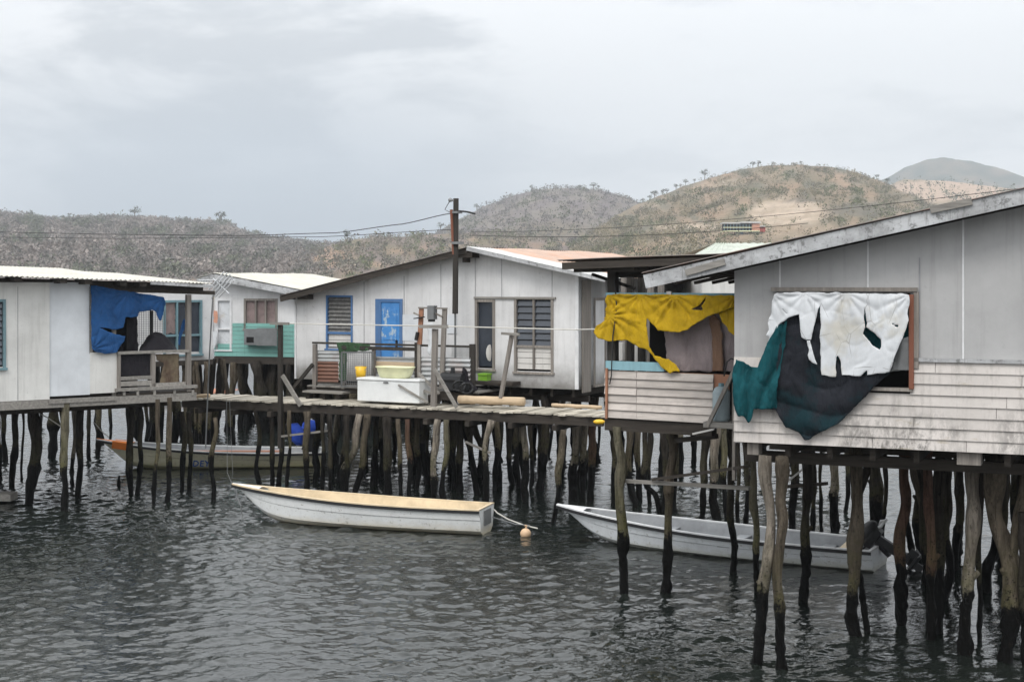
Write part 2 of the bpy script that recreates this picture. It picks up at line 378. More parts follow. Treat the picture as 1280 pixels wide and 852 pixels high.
def cloth(fr, poly, holes=(), cell=.02, o=.05, amp=.03, folds=None, seed=0, th=.004, nails=()):
    nl_ = [fr.hit(a, b, o) for a, b in nails]
    pl = [fr.hit(x, y, o) for x, y in poly]; hs = [[fr.hit(x, y, o) for x, y in h] for h in holes]
    s0 = min(p[0] for p in pl); s1 = max(p[0] for p in pl); z0 = min(p[1] for p in pl); z1 = max(p[1] for p in pl)
    nx = int((s1-s0)/cell)+2; nz = int((z1-z0)/cell)+2; vid = {}; faces = []
    for i in range(nx):
        for j in range(nz):
            cx = s0+(i+.5)*cell; cz = z0+(j+.5)*cell
            if inpoly(cx, cz, pl) and not any(inpoly(cx, cz, h) for h in hs):
                f = []
                for a, b in ((i, j), (i+1, j), (i+1, j+1), (i, j+1)):
                    if (a, b) not in vid: vid[(a, b)] = len(vid)
                    f.append(vid[(a, b)])
                faces.append(f)
    cnt = {}
    for f in faces:
        for k in range(4):
            e = tuple(sorted((f[k], f[k-1]))); cnt[e] = cnt.get(e, 0)+1
    bnd = set(); [bnd.update(e) for e, c in cnt.items() if c == 1]
    mb = MB(); mb.v = [None]*len(vid)
    for (a, b), k in vid.items():
        x = s0+a*cell; z = z0+b*cell; 
        if k in bnd:
            c = min([snap(x, z, P) for P in [pl]+hs], key=lambda q: q[0])
            if c[0] < cell*1.3:
                x, z = c[1]; q_ = Vector((x*9, z*9, seed)); x += .9*cell*mn.noise(q_)+.12*cell*random.uniform(-1, 1); z += .9*cell*mn.noise(q_+Vector((7, 7, 7)))+.12*cell*random.uniform(-1, 1)
        v = Vector((x*1.5+seed, z*1.5, seed)); h = mn.noise(v)*.8+.30*mn.noise(v*2.7)+.12*mn.noise(v*6.5)
        w1 = Vector((x+.25*mn.noise(v*2), z+.25*mn.noise(v*2+Vector((5, 5, 5))), 0))
        for q, (fx_, fz_, am) in enumerate(((2.6, .7, .45), (.9, 2.6, .25))): h -= am*max(0, 1-abs(mn.noise(Vector((w1.x*fx_+seed*2, w1.y*fz_, 3.3+q))))*5.5)**1.6
        for q, (nx_, nz_) in enumerate(nl_):
            dx_ = x-nx_; dz_ = z-nz_; r_ = math.hypot(dx_, dz_); th_ = math.atan2(dx_, -dz_); h += 1.5*(abs(math.sin(th_*6.5+q*1.3+1.1*mn.noise(v*1.2)))-.5)*math.exp(-r_/.42)*min(1, r_/.12)
        if callable(folds): h += folds(x, z, v)
        elif folds:
            fx, fz, fa = folds; ph = x*fx+z*fz+1.4*mn.noise(v*.8); h += fa*math.sin(ph)*(1 if abs(math.sin(ph*.37)) > .3 else .5)
        mb.v[k] = fr.W(x, z, o+amp*h)
    mb.f = faces; mb.m = [0]*len(faces); return mb
def solid(o, th=.004):
    md = o.modifiers.new('thickness', 'SOLIDIFY'); md.thickness = th; md.offset = 0; return o
# ------------------------------------------------------------------ piles
PSEED = [0]
def stilt(parent, pts, w0, w1=None, Y=None, m='d', ztop=None, name='stilt', foot=True):
    """crooked mangrove trunk along traced joints"""
    Y = Y or yat(pts[-1][1]); w0 *= .86; w1 = w1 or w0*.85; PSEED[0] += 1; sd = PSEED[0]*1.37
    W = [pt(x, y, Y) for x, y in pts]
    if ztop is not None: W[0].z = ztop
    if foot: W.append(W[-1]+Vector((random.uniform(-.04, .04), 0, -.6)))
    # resample
    P = []; 
    ext = [W[0]*2-W[1]]+W+[W[-1]*2-W[-2]]
    for i in range(1, len(ext)-2):
        a, b, c, d = ext[i-1:i+3]; n = max(2, int((c-b).length/(.09 if Y < 30 else .15)))
        for k in range(n):
            t = k/n; P.append(.5*((2*b)+(c-a)*t+(2*a-5*b+4*c-d)*t*t+(3*b-a-3*c+d)*t**3))
    P.append(W[-1]); Q = []; rad = []
    for i, p in enumerate(P):
        t = i/(len(P)-1); r = (w0+(w1-w0)*t)/2/F*Y
        wob = Vector((mn.noise(Vector((p.z*1.3, sd, 0))), mn.noise(Vector((p.z*1.1, sd, 9)))*2.2, 0))*.06
        Q.append(p+wob); rad.append(r*(1+.26*mn.noise(Vector((p.z*2.3, sd, 4)))+.6*max(0, mn.noise(Vector((p.z*3.1, sd, 14)))-.22)))
    mb = MB(); mb.tube(Q, rad, 10 if Y < 30 else 8, lump=.34, seed=sd)
    if sd % 3 < 1.2 and Y < 32:      # a sawn branch stub
        k = len(Q)//2; a = Q[k]; d = Vector((random.choice((-1, 1))*.8, -.3, .9)).normalized(); r = rad[k]
        mb.tube([a, a+d*r*1.5, a+d*r*2.1], [r*.6, r*.5, r*.4], 7)
    return part(name, mb, PM[m], parent, smooth=True)
def rstilt(parent, x, y, ztop, r, m='d', lean=.18):
    """stilt at a ground point"""
    px = x/y*F+640
    n = random.randint(3, 5); pts = []; dx = random.uniform(-lean, lean)
    for i in range(n+1):
        t = i/n; xx = x+dx*(t-.5)*2+random.uniform(-.07, .07); zz = ztop*(1-t)
        pts.append((xx/y*F+640, HY+(H-zz)/y*F))
    w = r*2/y*F; return stilt(parent, pts, w, w*.9, Y=y, m=m)

# ================================================================== SETTING
# water
t = NT('harbour_water', .035, .5); t.b.inputs['IOR'].default_value = 1.5
a1 = t.noise(1.5, 2, .5, (.75, 1.0, 1), .15, .6); a2 = t.noise(4.2, 3, .6, (.65, 1.1, 1), -.2, .9); a3 = t.noise(15, 2, .6, (.8, 1.2, 1), .1, .3)
calm = t.rng(t.noise(.30, 4, .6, (1.3, .40, 1)), .40, .60, .35, 1.25)
hh = t.math('ADD', t.math('MULTIPLY', a1, .8), t.math('ADD', t.math('MULTIPLY', a2, .9), t.math('MULTIPLY', a3, .18)))
hh = t.math('MULTIPLY', hh, calm); t.bump(t.math('ADD', t.math('MULTIPLY', a2, .25), a3), 1.0, MICRO)
m_water = t.out(t.mix(t.rng(t.noise(.5, 3, .6), .3, .7), (.014, .017, .014), (.009, .012, .011)))
import numpy as np
def build_water():
    rs = np.random.RandomState(5); Ys = [-200, 0, 6]; y = 12.0
    while y < 62: Ys.append(y); y *= 1.00155
    while y < 3400: Ys.append(y); y *= 1.05
    Ys = np.array(Ys+[3400.]); NX = 940; t = np.linspace(-1, 1, NX)
    half = np.where(Ys < 70, np.maximum(.46*Ys+3.5, 9), 0); far = np.clip((Ys-70)/400, 0, 1); half = np.where(Ys < 70, half, 36+far*3000); half[:3] = (3000, 3000, 60)
    X = t[None, :]*half[:, None]; Y = np.repeat(Ys[:, None], NX, 1); Z = np.zeros_like(X)
    n = 90; lam = .07*(.75/.07)**rs.rand(n)**1.45; ang = R(97)+rs.randn(n)*.62; ph = rs.rand(n)*6.283; amp = lam**1.0; k = 2*math.pi/lam
    sl = math.sqrt(np.sum((amp*k)**2)/2); amp *= WAVE/sl
    m = np.zeros_like(X)
    for _ in range(9):
        q = rs.uniform(.10, .75); th = R(90)+rs.randn()*.9; m += np.sin(q*(X*math.cos(th)*.7+Y*math.sin(th))+rs.rand()*6.3)
    m = np.clip(.85+m*.17, .32, 1.5)
    for i in range(n):
        fade = np.clip((lam[i]/(Y*.00155)-1.5)/1.3, 0, 1); Z += fade*amp[i]*np.sin(k[i]*(X*math.cos(ang[i])+Y*math.sin(ang[i]))+ph[i]+.5*np.sin(.9*X+ph[i]*3)+.4*np.sin(1.3*Y*.5+i))
    Z *= m; Z += np.clip(Z, 0, 1)*.5; Z[Y > 64] = 0; Z[:3] = 0
    ny = len(Ys); co = np.stack([X, Y, Z], -1).reshape(-1, 3).astype(np.float32); me = bpy.data.meshes.new('water'); me.vertices.add(len(co)); me.vertices.foreach_set('co', co.ravel())
    i, j = np.meshgrid(np.arange(ny-1), np.arange(NX-1), indexing='ij'); a = (i*NX+j).ravel(); f = np.stack([a, a+1, a+NX+1, a+NX], -1).astype(np.int32).ravel(); nf = len(a)
    me.loops.add(nf*4); me.loops.foreach_set('vertex_index', f); me.polygons.add(nf); me.polygons.foreach_set('loop_start', np.arange(nf, dtype=np.int32)*4); me.polygons.foreach_set('loop_total', np.full(nf, 4, np.int32)); me.polygons.foreach_set('use_smooth', np.ones(nf, bool))
    me.update(calc_edges=True); me.materials.append(m_water); o = bpy.data.objects.new('water', me); col.objects.link(o)
    o['label'] = 'grey rippled harbour water under the stilt houses'; o['category'] = 'water'; o['kind'] = 'structure'
build_water()

# ---- hills
def lerp_prof(P, x):
    if x <= P[0][0]: return P[0][1]
    for (a, ya), (b, yb) in zip(P, P[1:]):
        if x <= b:
            t = (x-a)/(b-a); t = t*t*(3-2*t)*.35+t*.65; return ya+(yb-ya)*t
    return P[-1][1]
def mix3(a, b, t): t = max(0, min(1, t)); return tuple(p+(q-p)*t for p, q in zip(a, b))
class Hill:
    def __init__(s, prof, R0, R1, seed, g=.05): s.p = prof; s.R0 = R0; s.R1 = R1; s.sd = seed; s.g = g
    def pos(s, px, t):
        Y = s.R0+(s.R1-s.R0)*t; x = (px-640)/F*Y; zr = H+(HY-lerp_prof(s.p, px))/F*s.R1
        v = Vector((x/s.R1*9+s.sd, Y/s.R1*6, s.sd)); n = mn.noise(v)+.5*mn.noise(v*2.3)+.3*mn.noise(v*5.1)
        if t <= 1: z = zr*t**.92+n*s.g*zr*math.sin(math.pi*min(t, 1))**.7*1.2 if t > 0 else -2
        else: z = zr*(1-(t-1)**1.5*2.2)
        z += .25*mn.noise(Vector((px*.11+s.sd, t*9, 1)))*zr*.03
        return Vector((x, Y, z))
    def find(s, px, py):
        best = None
        for i in range(1, 200):
            p = s.pos(px, i/200); y = HY-(p.z-H)/p.y*F
            if best is None or abs(y-py) < best[0]: best = (abs(y-py), i/200, p)
        return best[2]
HM = {}
def hill_mat():
    t = NT('dry_hillside', .95, .1); at = t.n('ShaderNodeVertexColor'); at.layer_name = 'tone'
    n = t.noise(.11, 8, .78); n2 = t.noise(.5, 5, .8)
    f = t.math('MULTIPLY', t.rng(n, .3, .7, .72, 1.22), t.rng(n2, .25, .75, .75, 1.2))
    cc = t.mix(1.0, at.outputs[0], t.grey(f), 'MULTIPLY'); t.bump(n2, .8, 1.2); return t.out(cc)
m_hill = hill_mat()
def sc_mat():
    t = NT('dry_scrub', .95, .1); at = t.n('ShaderNodeVertexColor'); at.layer_name = 'tone'; return t.out(at.outputs[0])
m_scrub = sc_mat()
def setcol(me, cols, dom='POINT'):
    a = me.color_attributes.new('tone', 'FLOAT_COLOR', dom); fl = []
    for c in cols: fl += [c[0], c[1], c[2], 1]
    a.data.foreach_set('color', fl)
def build_hill(h, x0, x1, step, rows, colf, label):
    mb = MB(); cols = []; nx = int((x1-x0)/step)+1; ts = [i/rows for i in range(rows+1)]+[1.06, 1.15, 1.3, 1.5]
    for i in range(nx):
        px = x0+i*step
        for t in ts:
            p = h.pos(px, t); mb.v.append(p); py = HY-(p.z-H)/p.y*F; cols.append(colf(px, py, t, p))
    m = len(ts)
    for i in range(nx-1):
        for j in range(m-1): a = i*m+j; mb.face((a, a+m, a+m+1, a+1))
    o = solo('hill', mb, m_hill, label, 'hill', kind='structure', smooth=True); setcol(o.data, cols); return o
def scatter(h, x0, x1, n, rsz, cols, label, dens=None, K=12, tmin=.05, ty=1.15, sd=1):
    rnd = random.Random(sd); V = []; Fc = []; C = []
    for _ in range(n):
        px = rnd.uniform(x0, x1); t = tmin+(1-tmin)*rnd.random()**.8*1.005; t = min(t, 1.0); p = h.pos(px, t)
        py = HY-(p.z-H)/p.y*F
        if dens and rnd.random() > dens(px, py, t, p): continue
        r = rnd.uniform(*rsz)*(1.5 if rnd.random() < .06 else 1); ci = int(max(0, min(.999, .5+nz(px, py, .035, 13)*1.3+rnd.uniform(-.25, .25)))*len(cols)); c = cols[ci]; b = rnd.uniform(.7, 1.25); c = tuple(q*b for q in c)
        for k in range(K):
            while True:
                q = Vector((rnd.uniform(-1, 1), rnd.uniform(-1, 1), rnd.uniform(-1, 1)))
                if q.length < 1: break
            q = Vector((q.x*r, q.y*r, q.z*r*ty+r*.8)); a = Vector((rnd.gauss(0, 1), rnd.gauss(0, 1), rnd.gauss(0, 1))).normalized(); d = a.orthogonal().normalized()
            e = a.cross(d); sz = r*rnd.uniform(.16, .42); bb = rnd.uniform(.75, 1.3); i0 = len(V)
            V += [p+q+d*sz, p+q-d*sz*.5+e*sz*.8, p+q-d*sz*.6-e*sz*.7]; Fc.append((i0, i0+1, i0+2)); C += [tuple(x*bb for x in c)]*3
    mb = MB(); mb.v = V; mb.f = Fc; mb.m = [0]*len(Fc)
    o = solo('scrub', mb, m_scrub, label, 'scrub', kind='stuff'); setcol(o.data, C); return o
def ell_w(px, py, cx, cy, rx, ry):
    d = math.hypot((px-cx)/rx, (py-cy)/ry); return max(0, min(1, (1.15-d)*3))
def nz(px, py, f, s=0): return mn.noise(Vector((px*f, py*f*2.2, s)))
GB = (.19, .15, .13); OL = (.18, .15, .095); TAN = (.34, .26, .185); RED = (.33, .225, .155); GRY = (.20, .185, .175); PALE = (.48, .39, .30)
hL = Hill([(-400, 262), (-100, 256), (0, 267), (30, 270), (60, 275), (130, 273), (170, 273), (230, 277), (285, 280), (300, 290), (320, 295), (345, 300), (400, 306), (450, 310), (520, 335), (600, 350)], 420, 1150, 3, .08)
build_hill(hL, -320, 560, 4, 44, lambda x, y, t, p: mix3(mix3(GB, GRY, .5+nz(x, y, .03)), TAN, ell_w(x, y, 395, 330, 60, 14)*.6+max(0, nz(x, y, .06, 5)-.25)*1.2), 'low wooded grey brown hill beyond the houses')
scatter(hL, -250, 420, 20000, (1.0, 2.3), [(.12, .125, .09), (.14, .13, .115), (.17, .155, .14), (.20, .175, .155), (.23, .20, .18)], 'dense dry grey trees covering the low left hill', sd=2, K=17, dens=lambda x, y, t, p: .95 if y < 350 else .1)
hM = Hill([(200, 352), (335, 342), (365, 326), (395, 313), (420, 304), (450, 298), (500, 296), (560, 292), (620, 290), (700, 300), (760, 320)], 400, 850, 11, .09)
build_hill(hM, 200, 760, 4, 36, lambda x, y, t, p: mix3(mix3(GB, OL, .4+nz(x, y, .04)*1.5), RED, ell_w(x, y, 395, 322, 45, 14)*.8+max(0, nz(x, y, .05, 2))*1.0), 'low reddish hill behind the power pole')
scatter(hM, 330, 700, 5500, (.9, 2.0), [(.14, .13, .10), (.17, .15, .125), (.12, .13, .07), (.19, .165, .13)], 'patchy dry bushes on the reddish hill', sd=3, K=14, dens=lambda x, y, t, p: .35+.9*nz(x, y, .05, 7) if y < 350 else .05)
hB = Hill([(380, 330), (480, 308), (540, 293), (575, 274), (610, 256), (650, 242), (680, 236), (715, 235), (745, 237), (780, 246), (810, 258), (850, 275), (920, 300), (1000, 320)], 600, 1350, 21, .09)
build_hill(hB, 380, 1000, 4, 44, lambda x, y, t, p: mix3(mix3((.17, .145, .14), (.21, .185, .16), .5+nz(x, y, .04)*1.4), OL, ell_w(x, y, 690, 300, 60, 25)*.5+max(0, nz(x, y, .07, 4))*.6), 'dark burnt round hill behind the central house')
scatter(hB, 520, 860, 7000, (1.0, 2.3), [(.13, .12, .11), (.16, .145, .13), (.12, .125, .085)], 'sparse dry bushes on the dark round hill', sd=4, K=12, dens=lambda x, y, t, p: .4+.5*nz(x, y, .05, 9)+ell_w(x, y, 660, 310, 70, 25)*.5)
hD = Hill([(900, 300), (1000, 262), (1060, 240), (1105, 224), (1135, 208), (1160, 199), (1180, 197), (1210, 201), (1245, 209), (1290, 224), (1360, 240), (1500, 262), (1700, 290)], 1400, 2500, 31, .03)
build_hill(hD, 900, 1700, 5, 30, lambda x, y, t, p: mix3((.10, .115, .10), (.19, .17, .14), .5+nz(x, y, .05)*1.6), 'far blue grey hill above the right roof')
hE = Hill([(980, 300), (1060, 262), (1110, 232), (1130, 224), (1180, 226), (1250, 234), (1330, 246), (1450, 262), (1600, 280)], 700, 1500, 41, .06)
build_hill(hE, 980, 1600, 5, 34, lambda x, y, t, p: mix3(mix3(TAN, OL, .5+nz(x, y, .05)*2), (.42, .31, .23), ell_w(x, y, 1180, 238, 80, 13)), 'tan bare slope beside the far hill')
scatter(hE, 1060, 1400, 600, (1.6, 3.4), [(.11, .12, .07), (.13, .13, .09)], 'scattered bushes on the tan bare slope', sd=5, K=12)
hC = Hill([(520, 348), (620, 332), (690, 310), (720, 294), (760, 274), (800, 254), (830, 243), (860, 231), (900, 219), (930, 211), (965, 206.5), (1000, 206), (1040, 209), (1065, 214), (1095, 224), (1130, 240), (1170, 256), (1230, 276), (1330, 300), (1500, 325)], 380, 980, 51, .06)
def colC(x, y, t, p):
    c = mix3(OL, TAN, .28+nz(x, y, .022, 1)*1.3); c = mix3(c, RED, .30+nz(x, y, .03, 6)*.9)
    c = mix3(c, (.14, .135, .10), max(0, .25+nz(x, y, .05, 3)*1.2))
    band = .5+.5*math.sin((y+x*.03)*.9+nz(x, y, .03, 8)*3)
    c = mix3(c, mix3(PALE, TAN, .8*band), ell_w(x, y, 985, 266, 50, 17)+nz(x, y, .1, 2)*.3*ell_w(x, y, 985, 268, 80, 30))
    c = mix3(c, TAN, ell_w(x, y, 1000, 290, 100, 7)*.6)
    c = mix3(c, PALE, ell_w(x, y, 865, 283, 45, 3)*.7); c = mix3(c, PALE, ell_w(x, y, 915, 228, 18, 4)*.5)
    c = mix3(c, (.11, .10, .085), ell_w(x, y, 1010, 250, 30, 3)*.6)
    return mix3(c, (.14, .13, .11), ell_w(x, y, 1080, 262, 50, 9)*.6)
build_hill(hC, 520, 1500, 4, 60, colC, 'big tan and olive hill with bare earth cuts')
def denC(x, y, t, p): return (.5+1.1*nz(x, y, .05, 7)+.7*ell_w(x, y, 790, 312, 120, 22)+.35*ell_w(x, y, 740, 285, 60, 25))*(.35 if t > .9 else 1)*(1-.93*ell_w(x, y, 985, 268, 50, 18))*(1-.7*ell_w(x, y, 1000, 290, 90, 7))
scatter(hC, 620, 1300, 20000, (.55, 1.4), [(.11, .12, .06), (.13, .13, .075), (.14, .125, .09), (.19, .165, .11), (.22, .19, .12)], 'dry olive bushes scattered over the big tan hill', sd=6, K=14, dens=denC)

# individual trees on the ridges
m_crown = m_plain('dry_leaf', (.075, .085, .05), .9, .1, .3)
m_trunk = m_plain('grey_trunk', (.16, .14, .12), .9)
def tree_mesh(seed, r, h):
    rnd = random.Random(seed); tr = MB(); cr = MB()
    tr.tube([(0, 0, -.6), (rnd.uniform(-.2, .2), 0, h*.4), (rnd.uniform(-.5, .5), 0, h*.8)], [.28, .2, .08], 6)
    for k in range(5):
        a = rnd.uniform(0, 6.3); tr.tube([(0, 0, h*.4), (math.cos(a)*r*.6, math.sin(a)*r*.6, h*.8)], [.12, .05], 5)
    cl = [(rnd.uniform(-r, r)*.7, rnd.uniform(-r, r)*.7, h*rnd.uniform(.6, 1.0), r*rnd.uniform(.35, .6)) for _ in range(7)]
    for _ in range(230):
        c = rnd.choice(cl); q = Vector((rnd.gauss(0, .5), rnd.gauss(0, .5), rnd.gauss(0, .4)))*c[3]+Vector(c[:3])
        a = Vector((rnd.gauss(0, 1), rnd.gauss(0, 1), rnd.gauss(0, 1))).normalized(); d = a.orthogonal().normalized(); e = a.cross(d); s = rnd.uniform(.14, .34)
        cr.poly([q+d*s, q+e*s*.8, q-d*s, q-e*s*.7])
    return tr, cr
protos = []
TR = [(812, 'C', 1), (818, 'C', 1.15), (828, 'C', .9), (834, 'C', 1.1), (845, 'C', 1.25), (851, 'C', .8), (857, 'C', .9), (868, 'C', .9), (881, 'C', 1.2), (803, 'C', .7), (941, 'C', .8), (948, 'C', .75), (967, 'C', .9), (1001, 'C', .6), (1024, 'C', .5), (1096, 'C', .7), (1109, 'C', 1.0), (724, 'B', .9), (742, 'B', 1.0), (748, 'B', .8), (551, 'B', 1.3), (596, 'B', .8), (630, 'B', .7), (665, 'B', .8), (168, 'L', 1.7), (276, 'L', 1.5), (38, 'L', 1.0), (204, 'L', 1.0), (486, 'M', 1.1), (434, 'M', 1.3)]
tl = {'C': 'small dark tree standing on the ridge line of the big tan hill', 'B': 'small dark tree standing on the skyline of the dark round hill', 'L': 'taller dry tree rising above the wooded ridge of the low grey hill', 'M': 'small tree on the crest of the low reddish hill'}
for i, (px, k, s) in enumerate(TR):
    h = {'C': hC, 'B': hB, 'L': hL, 'M': hM}[k]; p = h.pos(px, .995); s *= h.R1/980
    if len(protos) < 3:
        T = thing('tree', '', 'tree'); tr, cr = tree_mesh(i+5, 2.3, 5.2); part('trunk', tr, m_trunk, T, local=True); part('crown', cr, m_crown, T, local=True); protos.append(T)
    else:
        src = protos[i % 3]; T = src.copy(); col.objects.link(T)
        for ch in src.children: c = ch.copy(); col.objects.link(c); c.parent = T
    T.location = p; s *= .55+.6*random.random(); T.scale = (s, s*1.1, s*(.8+.4*random.random())); T.rotation_euler = (0, 0, i*1.3); T['label'] = tl[k]; T['group'] = {'C': 'trees on the ridge of the big hill', 'B': 'trees on the ridge of the dark hill', 'L': 'trees on the wooded ridge', 'M': 'trees on the reddish hill'}[k]

# house on the hillside
p = hC.find(931, 292); 
hf = Fr(905, p.y-4, 957, p.y-4); s1_ = hf.L; zb = hf.hit(931, 293)[1]; z0 = hf.hit(931, 288)[1]; z1 = hf.hit(931, 279.5)[1]
T = thing('hillside_house', 'small long house with blue posts and red end on the far hillside', 'house', hf.W(s1_/2, zb, 0))
mb = MB(); hf.box(mb, s1_*.68, s1_*.86, z0, z1, -7, 0); part('orange_wall', mb, m_salm, T)
mb = MB(); hf.box(mb, 0.3, s1_*.68, z0, z1, -7, -2); part('wall', mb, m_dark, T)
mb = MB(); hf.box(mb, s1_*.86, s1_*1.0, z0-.5, z1-1.2, -6, -.5); part('porch', mb, m_red, T)
mb = MB()
for k in range(9): hf.box(mb, s1_*.075*k+.05, s1_*.075*k+.28, z0, z1, -.3, -.05)
part('post', mb, m_bframe, T)
mb = MB(); hf.box(mb, -.3, s1_*.68, z0+1.0, z0+1.25, -.35, -.02); hf.box(mb, -.4, s1_*.86, z0-.4, z0-.02, -7, .1); part('railing', mb, m_tub, T)
mb = MB(); hf.box(mb, -.4, s1_*.38, z1, z1+.45, -8, .5); hf.box(mb, s1_*.42, s1_*.88, z1+.2, z1+.75, -8, .6); hf.box(mb, s1_*.86, s1_*.99, z1-1.1, z1-.8, -7, .3); part('roof', mb, m_roofw, T)
mb = MB(); hf.box(mb, s1_*.3, s1_*.47, zb-2, z0-.45, -6, -.4); part('basement', mb, m_glassd, T)
mb = MB()
for k in range(10): hf.box(mb, s1_*.1*k, s1_*.1*k+.25, zb-3, z0-.42, -1, -.8)
part('stilt', mb, m_grwoodv, T)

# ================================================================== FRAMES
CF = Fr(368, 39.75, 723, 35.7); ZF = 2.65
RF = Fr(918, 20.65, 1280, 19.1); ZR = 3.06
PF = Fr(757, 24.6, 913, 23.4); ZP = 3.03
LF = Fr(0, 32.2, 237, 34.9); ZL = 2.65
TF = Fr(268, 51, 393, 50)
BF = Fr(238, 38.1, 755, 33.1); ZB = 2.25
def back_box(mb, fr, s0, s1, zb, zt, depth, top=True):
    W = fr.W
    mb.quad(W(s0, zb, -.09), W(s0, zt(s0), -.09), W(s0, zt(s0), -depth), W(s0, zb, -depth))
    mb.quad(W(s1, zb, -.09), W(s1, zt(s1), -.09), W(s1, zt(s1), -depth), W(s1, zb, -depth))
def house_stilts(T, fr, s0, s1, o0, o1, ds, do, ztop, rr=(.07, .12), ms='dddbdp', skip=None, prob=1):
    s = s0
    while s < s1:
        o = o0
        while o > o1:
            a = s+random.uniform(-.35, .35); b = o+random.uniform(-.4, .4); p = fr.W(a, 0, b)
            if random.random() < prob and not (skip and skip(p)): rstilt(T, p.x, p.y, ztop, random.uniform(*rr), random.choice(ms))
            o -= do
        s += ds
def floor_parts(T, fr, s0, s1, o0, o1, z, h=.2):
    mb = MB(); fr.box(mb, s0, s1, z+.005, z+.06, o1, o0-.1); part('floor', mb, m_under, T)
    mb = MB(); s = s0+.1
    while s < s1: fr.box(mb, s, s+.08, z-h+.002, z, o1, o0-.12); s += .6
    part('joist', mb, m_dkwood, T)
    mb = MB(); o = o0-.6
    while o > o1: fr.box(mb, s0, s1, z-h-.16, z-h, o-.12, o); o -= 1.6
    part('bearer', mb, m_dkwood, T)
def window(T, fr, x0, y0, x1, y1, fm, fw=.06, cols=1, nl=0, lm=None, back=None, mid=None, lower=None, depth=.05, name='window', tilt=.5, frame_out=.03):
    """px rectangle = outer frame; recessed panes with louvre blades; returns the opening"""
    s0, s1, z0, z1 = fr.rc(x0, y0, x1, y1); W = fr.W
    mb = MB(); fr.box(mb, s0+fw, s1-fw, z0+fw, z1-fw, -.085, -.06); mb.mi = 1
    zm = fr.hit((x0+x1)/2, mid)[1] if mid else z0+fw
    cw = (s1-s0-2*fw)/cols
    for c in range(cols):
        a = s0+fw+c*cw+.01; b = a+cw-.02
        if nl:
            st = (z1-fw-zm)/nl
            for k in range(nl):
                z = zm+st*(k+.5); hh = st*.5
                mb.hexa([W(a, z-hh*.9, .0), W(b, z-hh*.9, .0), W(b, z-hh*.9+.006, -.002), W(a, z-hh*.9+.006, -.002), W(a, z+hh*.7, -.045), W(b, z+hh*.7, -.045), W(b, z+hh*.7+.006, -.047), W(a, z+hh*.7+.006, -.047)])
        if lower and mid:
            mb.mi = 2; n = lower[1]; st = (zm-z0-fw)/n
            for k in range(n): z = z0+fw+st*k; fr.box(mb, a, b, z+.004, z+st-.008, -.05, -.02-(k % 2)*.006)
            mb.mi = 1
    w = part(name, mb, [back or m_dark, lm or m_louv, (lower[0] if lower else m_panel)], T)
    mb = MB(); fo = frame_out
    fr.box(mb, s0, s0+fw, z0, z1, -.09, fo); fr.box(mb, s1-fw, s1, z0, z1, -.09, fo)
    fr.box(mb, s0+fw, s1-fw, z1-fw, z1, -.09, fo-.003); fr.box(mb, s0-.03, s1+.03, z0-.05, z0+.003, -.09, fo+.03)
    for c in range(1, cols): fr.box(mb, s0+fw+c*cw-fw*.4, s0+fw+c*cw+fw*.4, z0+fw, z1-fw, -.07, fo-.006)
    if mid: fr.box(mb, s0+fw, s1-fw, zm-.03, zm+.03, -.06, fo-.01)
    part('frame', mb, fm, w)
    return s0+fw*.5, s1-fw*.5, z0+fw*.5, z1-fw*.5
def op(fr, x0, y0, x1, y1): s0, s1, z0, z1 = fr.rc(x0, y0, x1, y1); e = .02; return (s0+e, s1-e, z0+e, z1-e)
# ================================================================== CENTRAL HOUSE
CH = thing('stilt_house', 'white fibro gable house with a bright blue door and porch on stilts', 'house', CF.W(CF.L/2, 0, -4))
sA, zA = CF.hit(585, 313); L = CF.L; zl = CF.hit(368, 366)[1]; zr = CF.hit(723, 343)[1]
outl = [(0, zl), (sA, zA), (L, zr)]
ops = [op(CF, 408, 369, 441, 436), op(CF, 470, 374, 502, 478), op(CF, 594, 374, 619, 461), op(CF, 643, 371, 692, 465)]
mb = MB(); wall(mb, CF, outl, ZF, ops)
mb.mi = 1
for px, y0, y1 in ((627, 320, 374), (690, 338, 371), (594, 318, 374), (505, 345, 470), (455, 352, 470), (551, 330, 384)):
    CF.pb(mb, px-.35, y0, px+.35, y1, .003, .008)
mb.mi = 2; CF.pb(mb, 368, 372, 370, 473, .003, .03)
wl = part('wall', mb, [m_white, m_jointd, m_joint], CH)
mb = MB(); CF.pb(mb, 503, 393, 526, 426, .004, .014); part('notice_panel', mb, m_whiteB, CH)
mb = MB(); CF.pb(mb, 559, 393, 571, 417, .004, .02); part('notice_panel', mb, m_whiteB, CH)
mb = MB(); CF.pb(mb, 718.5, 343, 722.8, 486.5, .003, .035); part('corner_board', mb, m_joint, CH)
# right side wall
c = CF.W(L, 0, 0); n = -CF.n
class Fr2(Fr):
    def __init__(s, O, u, L): s.O = Vector((O[0], O[1])); s.u = Vector((u[0], u[1])).normalized(); s.n = Vector((s.u.y, -s.u.x)); s.L = L
SW = Fr2(c, n, 8.5)
so = op(SW, 742, 372, 757, 480)
mb = MB(); wall(mb, SW, [(0.0, zr-.02), (8.5, zr-.02)], ZF, [so])
part('side_wall', mb, m_white, CH)
mb = MB(); SW.pb(mb, 729, 350, 739, 490, .01, .05); part('side_door', mb, m_grwoodv, CH)
window(CH, SW, 742, 372, 757, 480, m_grwoodv, fw=.07, nl=13, lm=m_panel, name='louvre_window')
mb = MB(); back_box(mb, CF, 0, L, ZF, lambda s: zl if s < 1 else zr-.05, 8.5); W = CF.W
mb.poly([W(0, ZF, -8.5), W(L, ZF, -8.5), W(L, zr, -8.5), W(sA, zA, -8.5), W(0, zl, -8.5)]); part('back_wall', mb, m_white, CH)
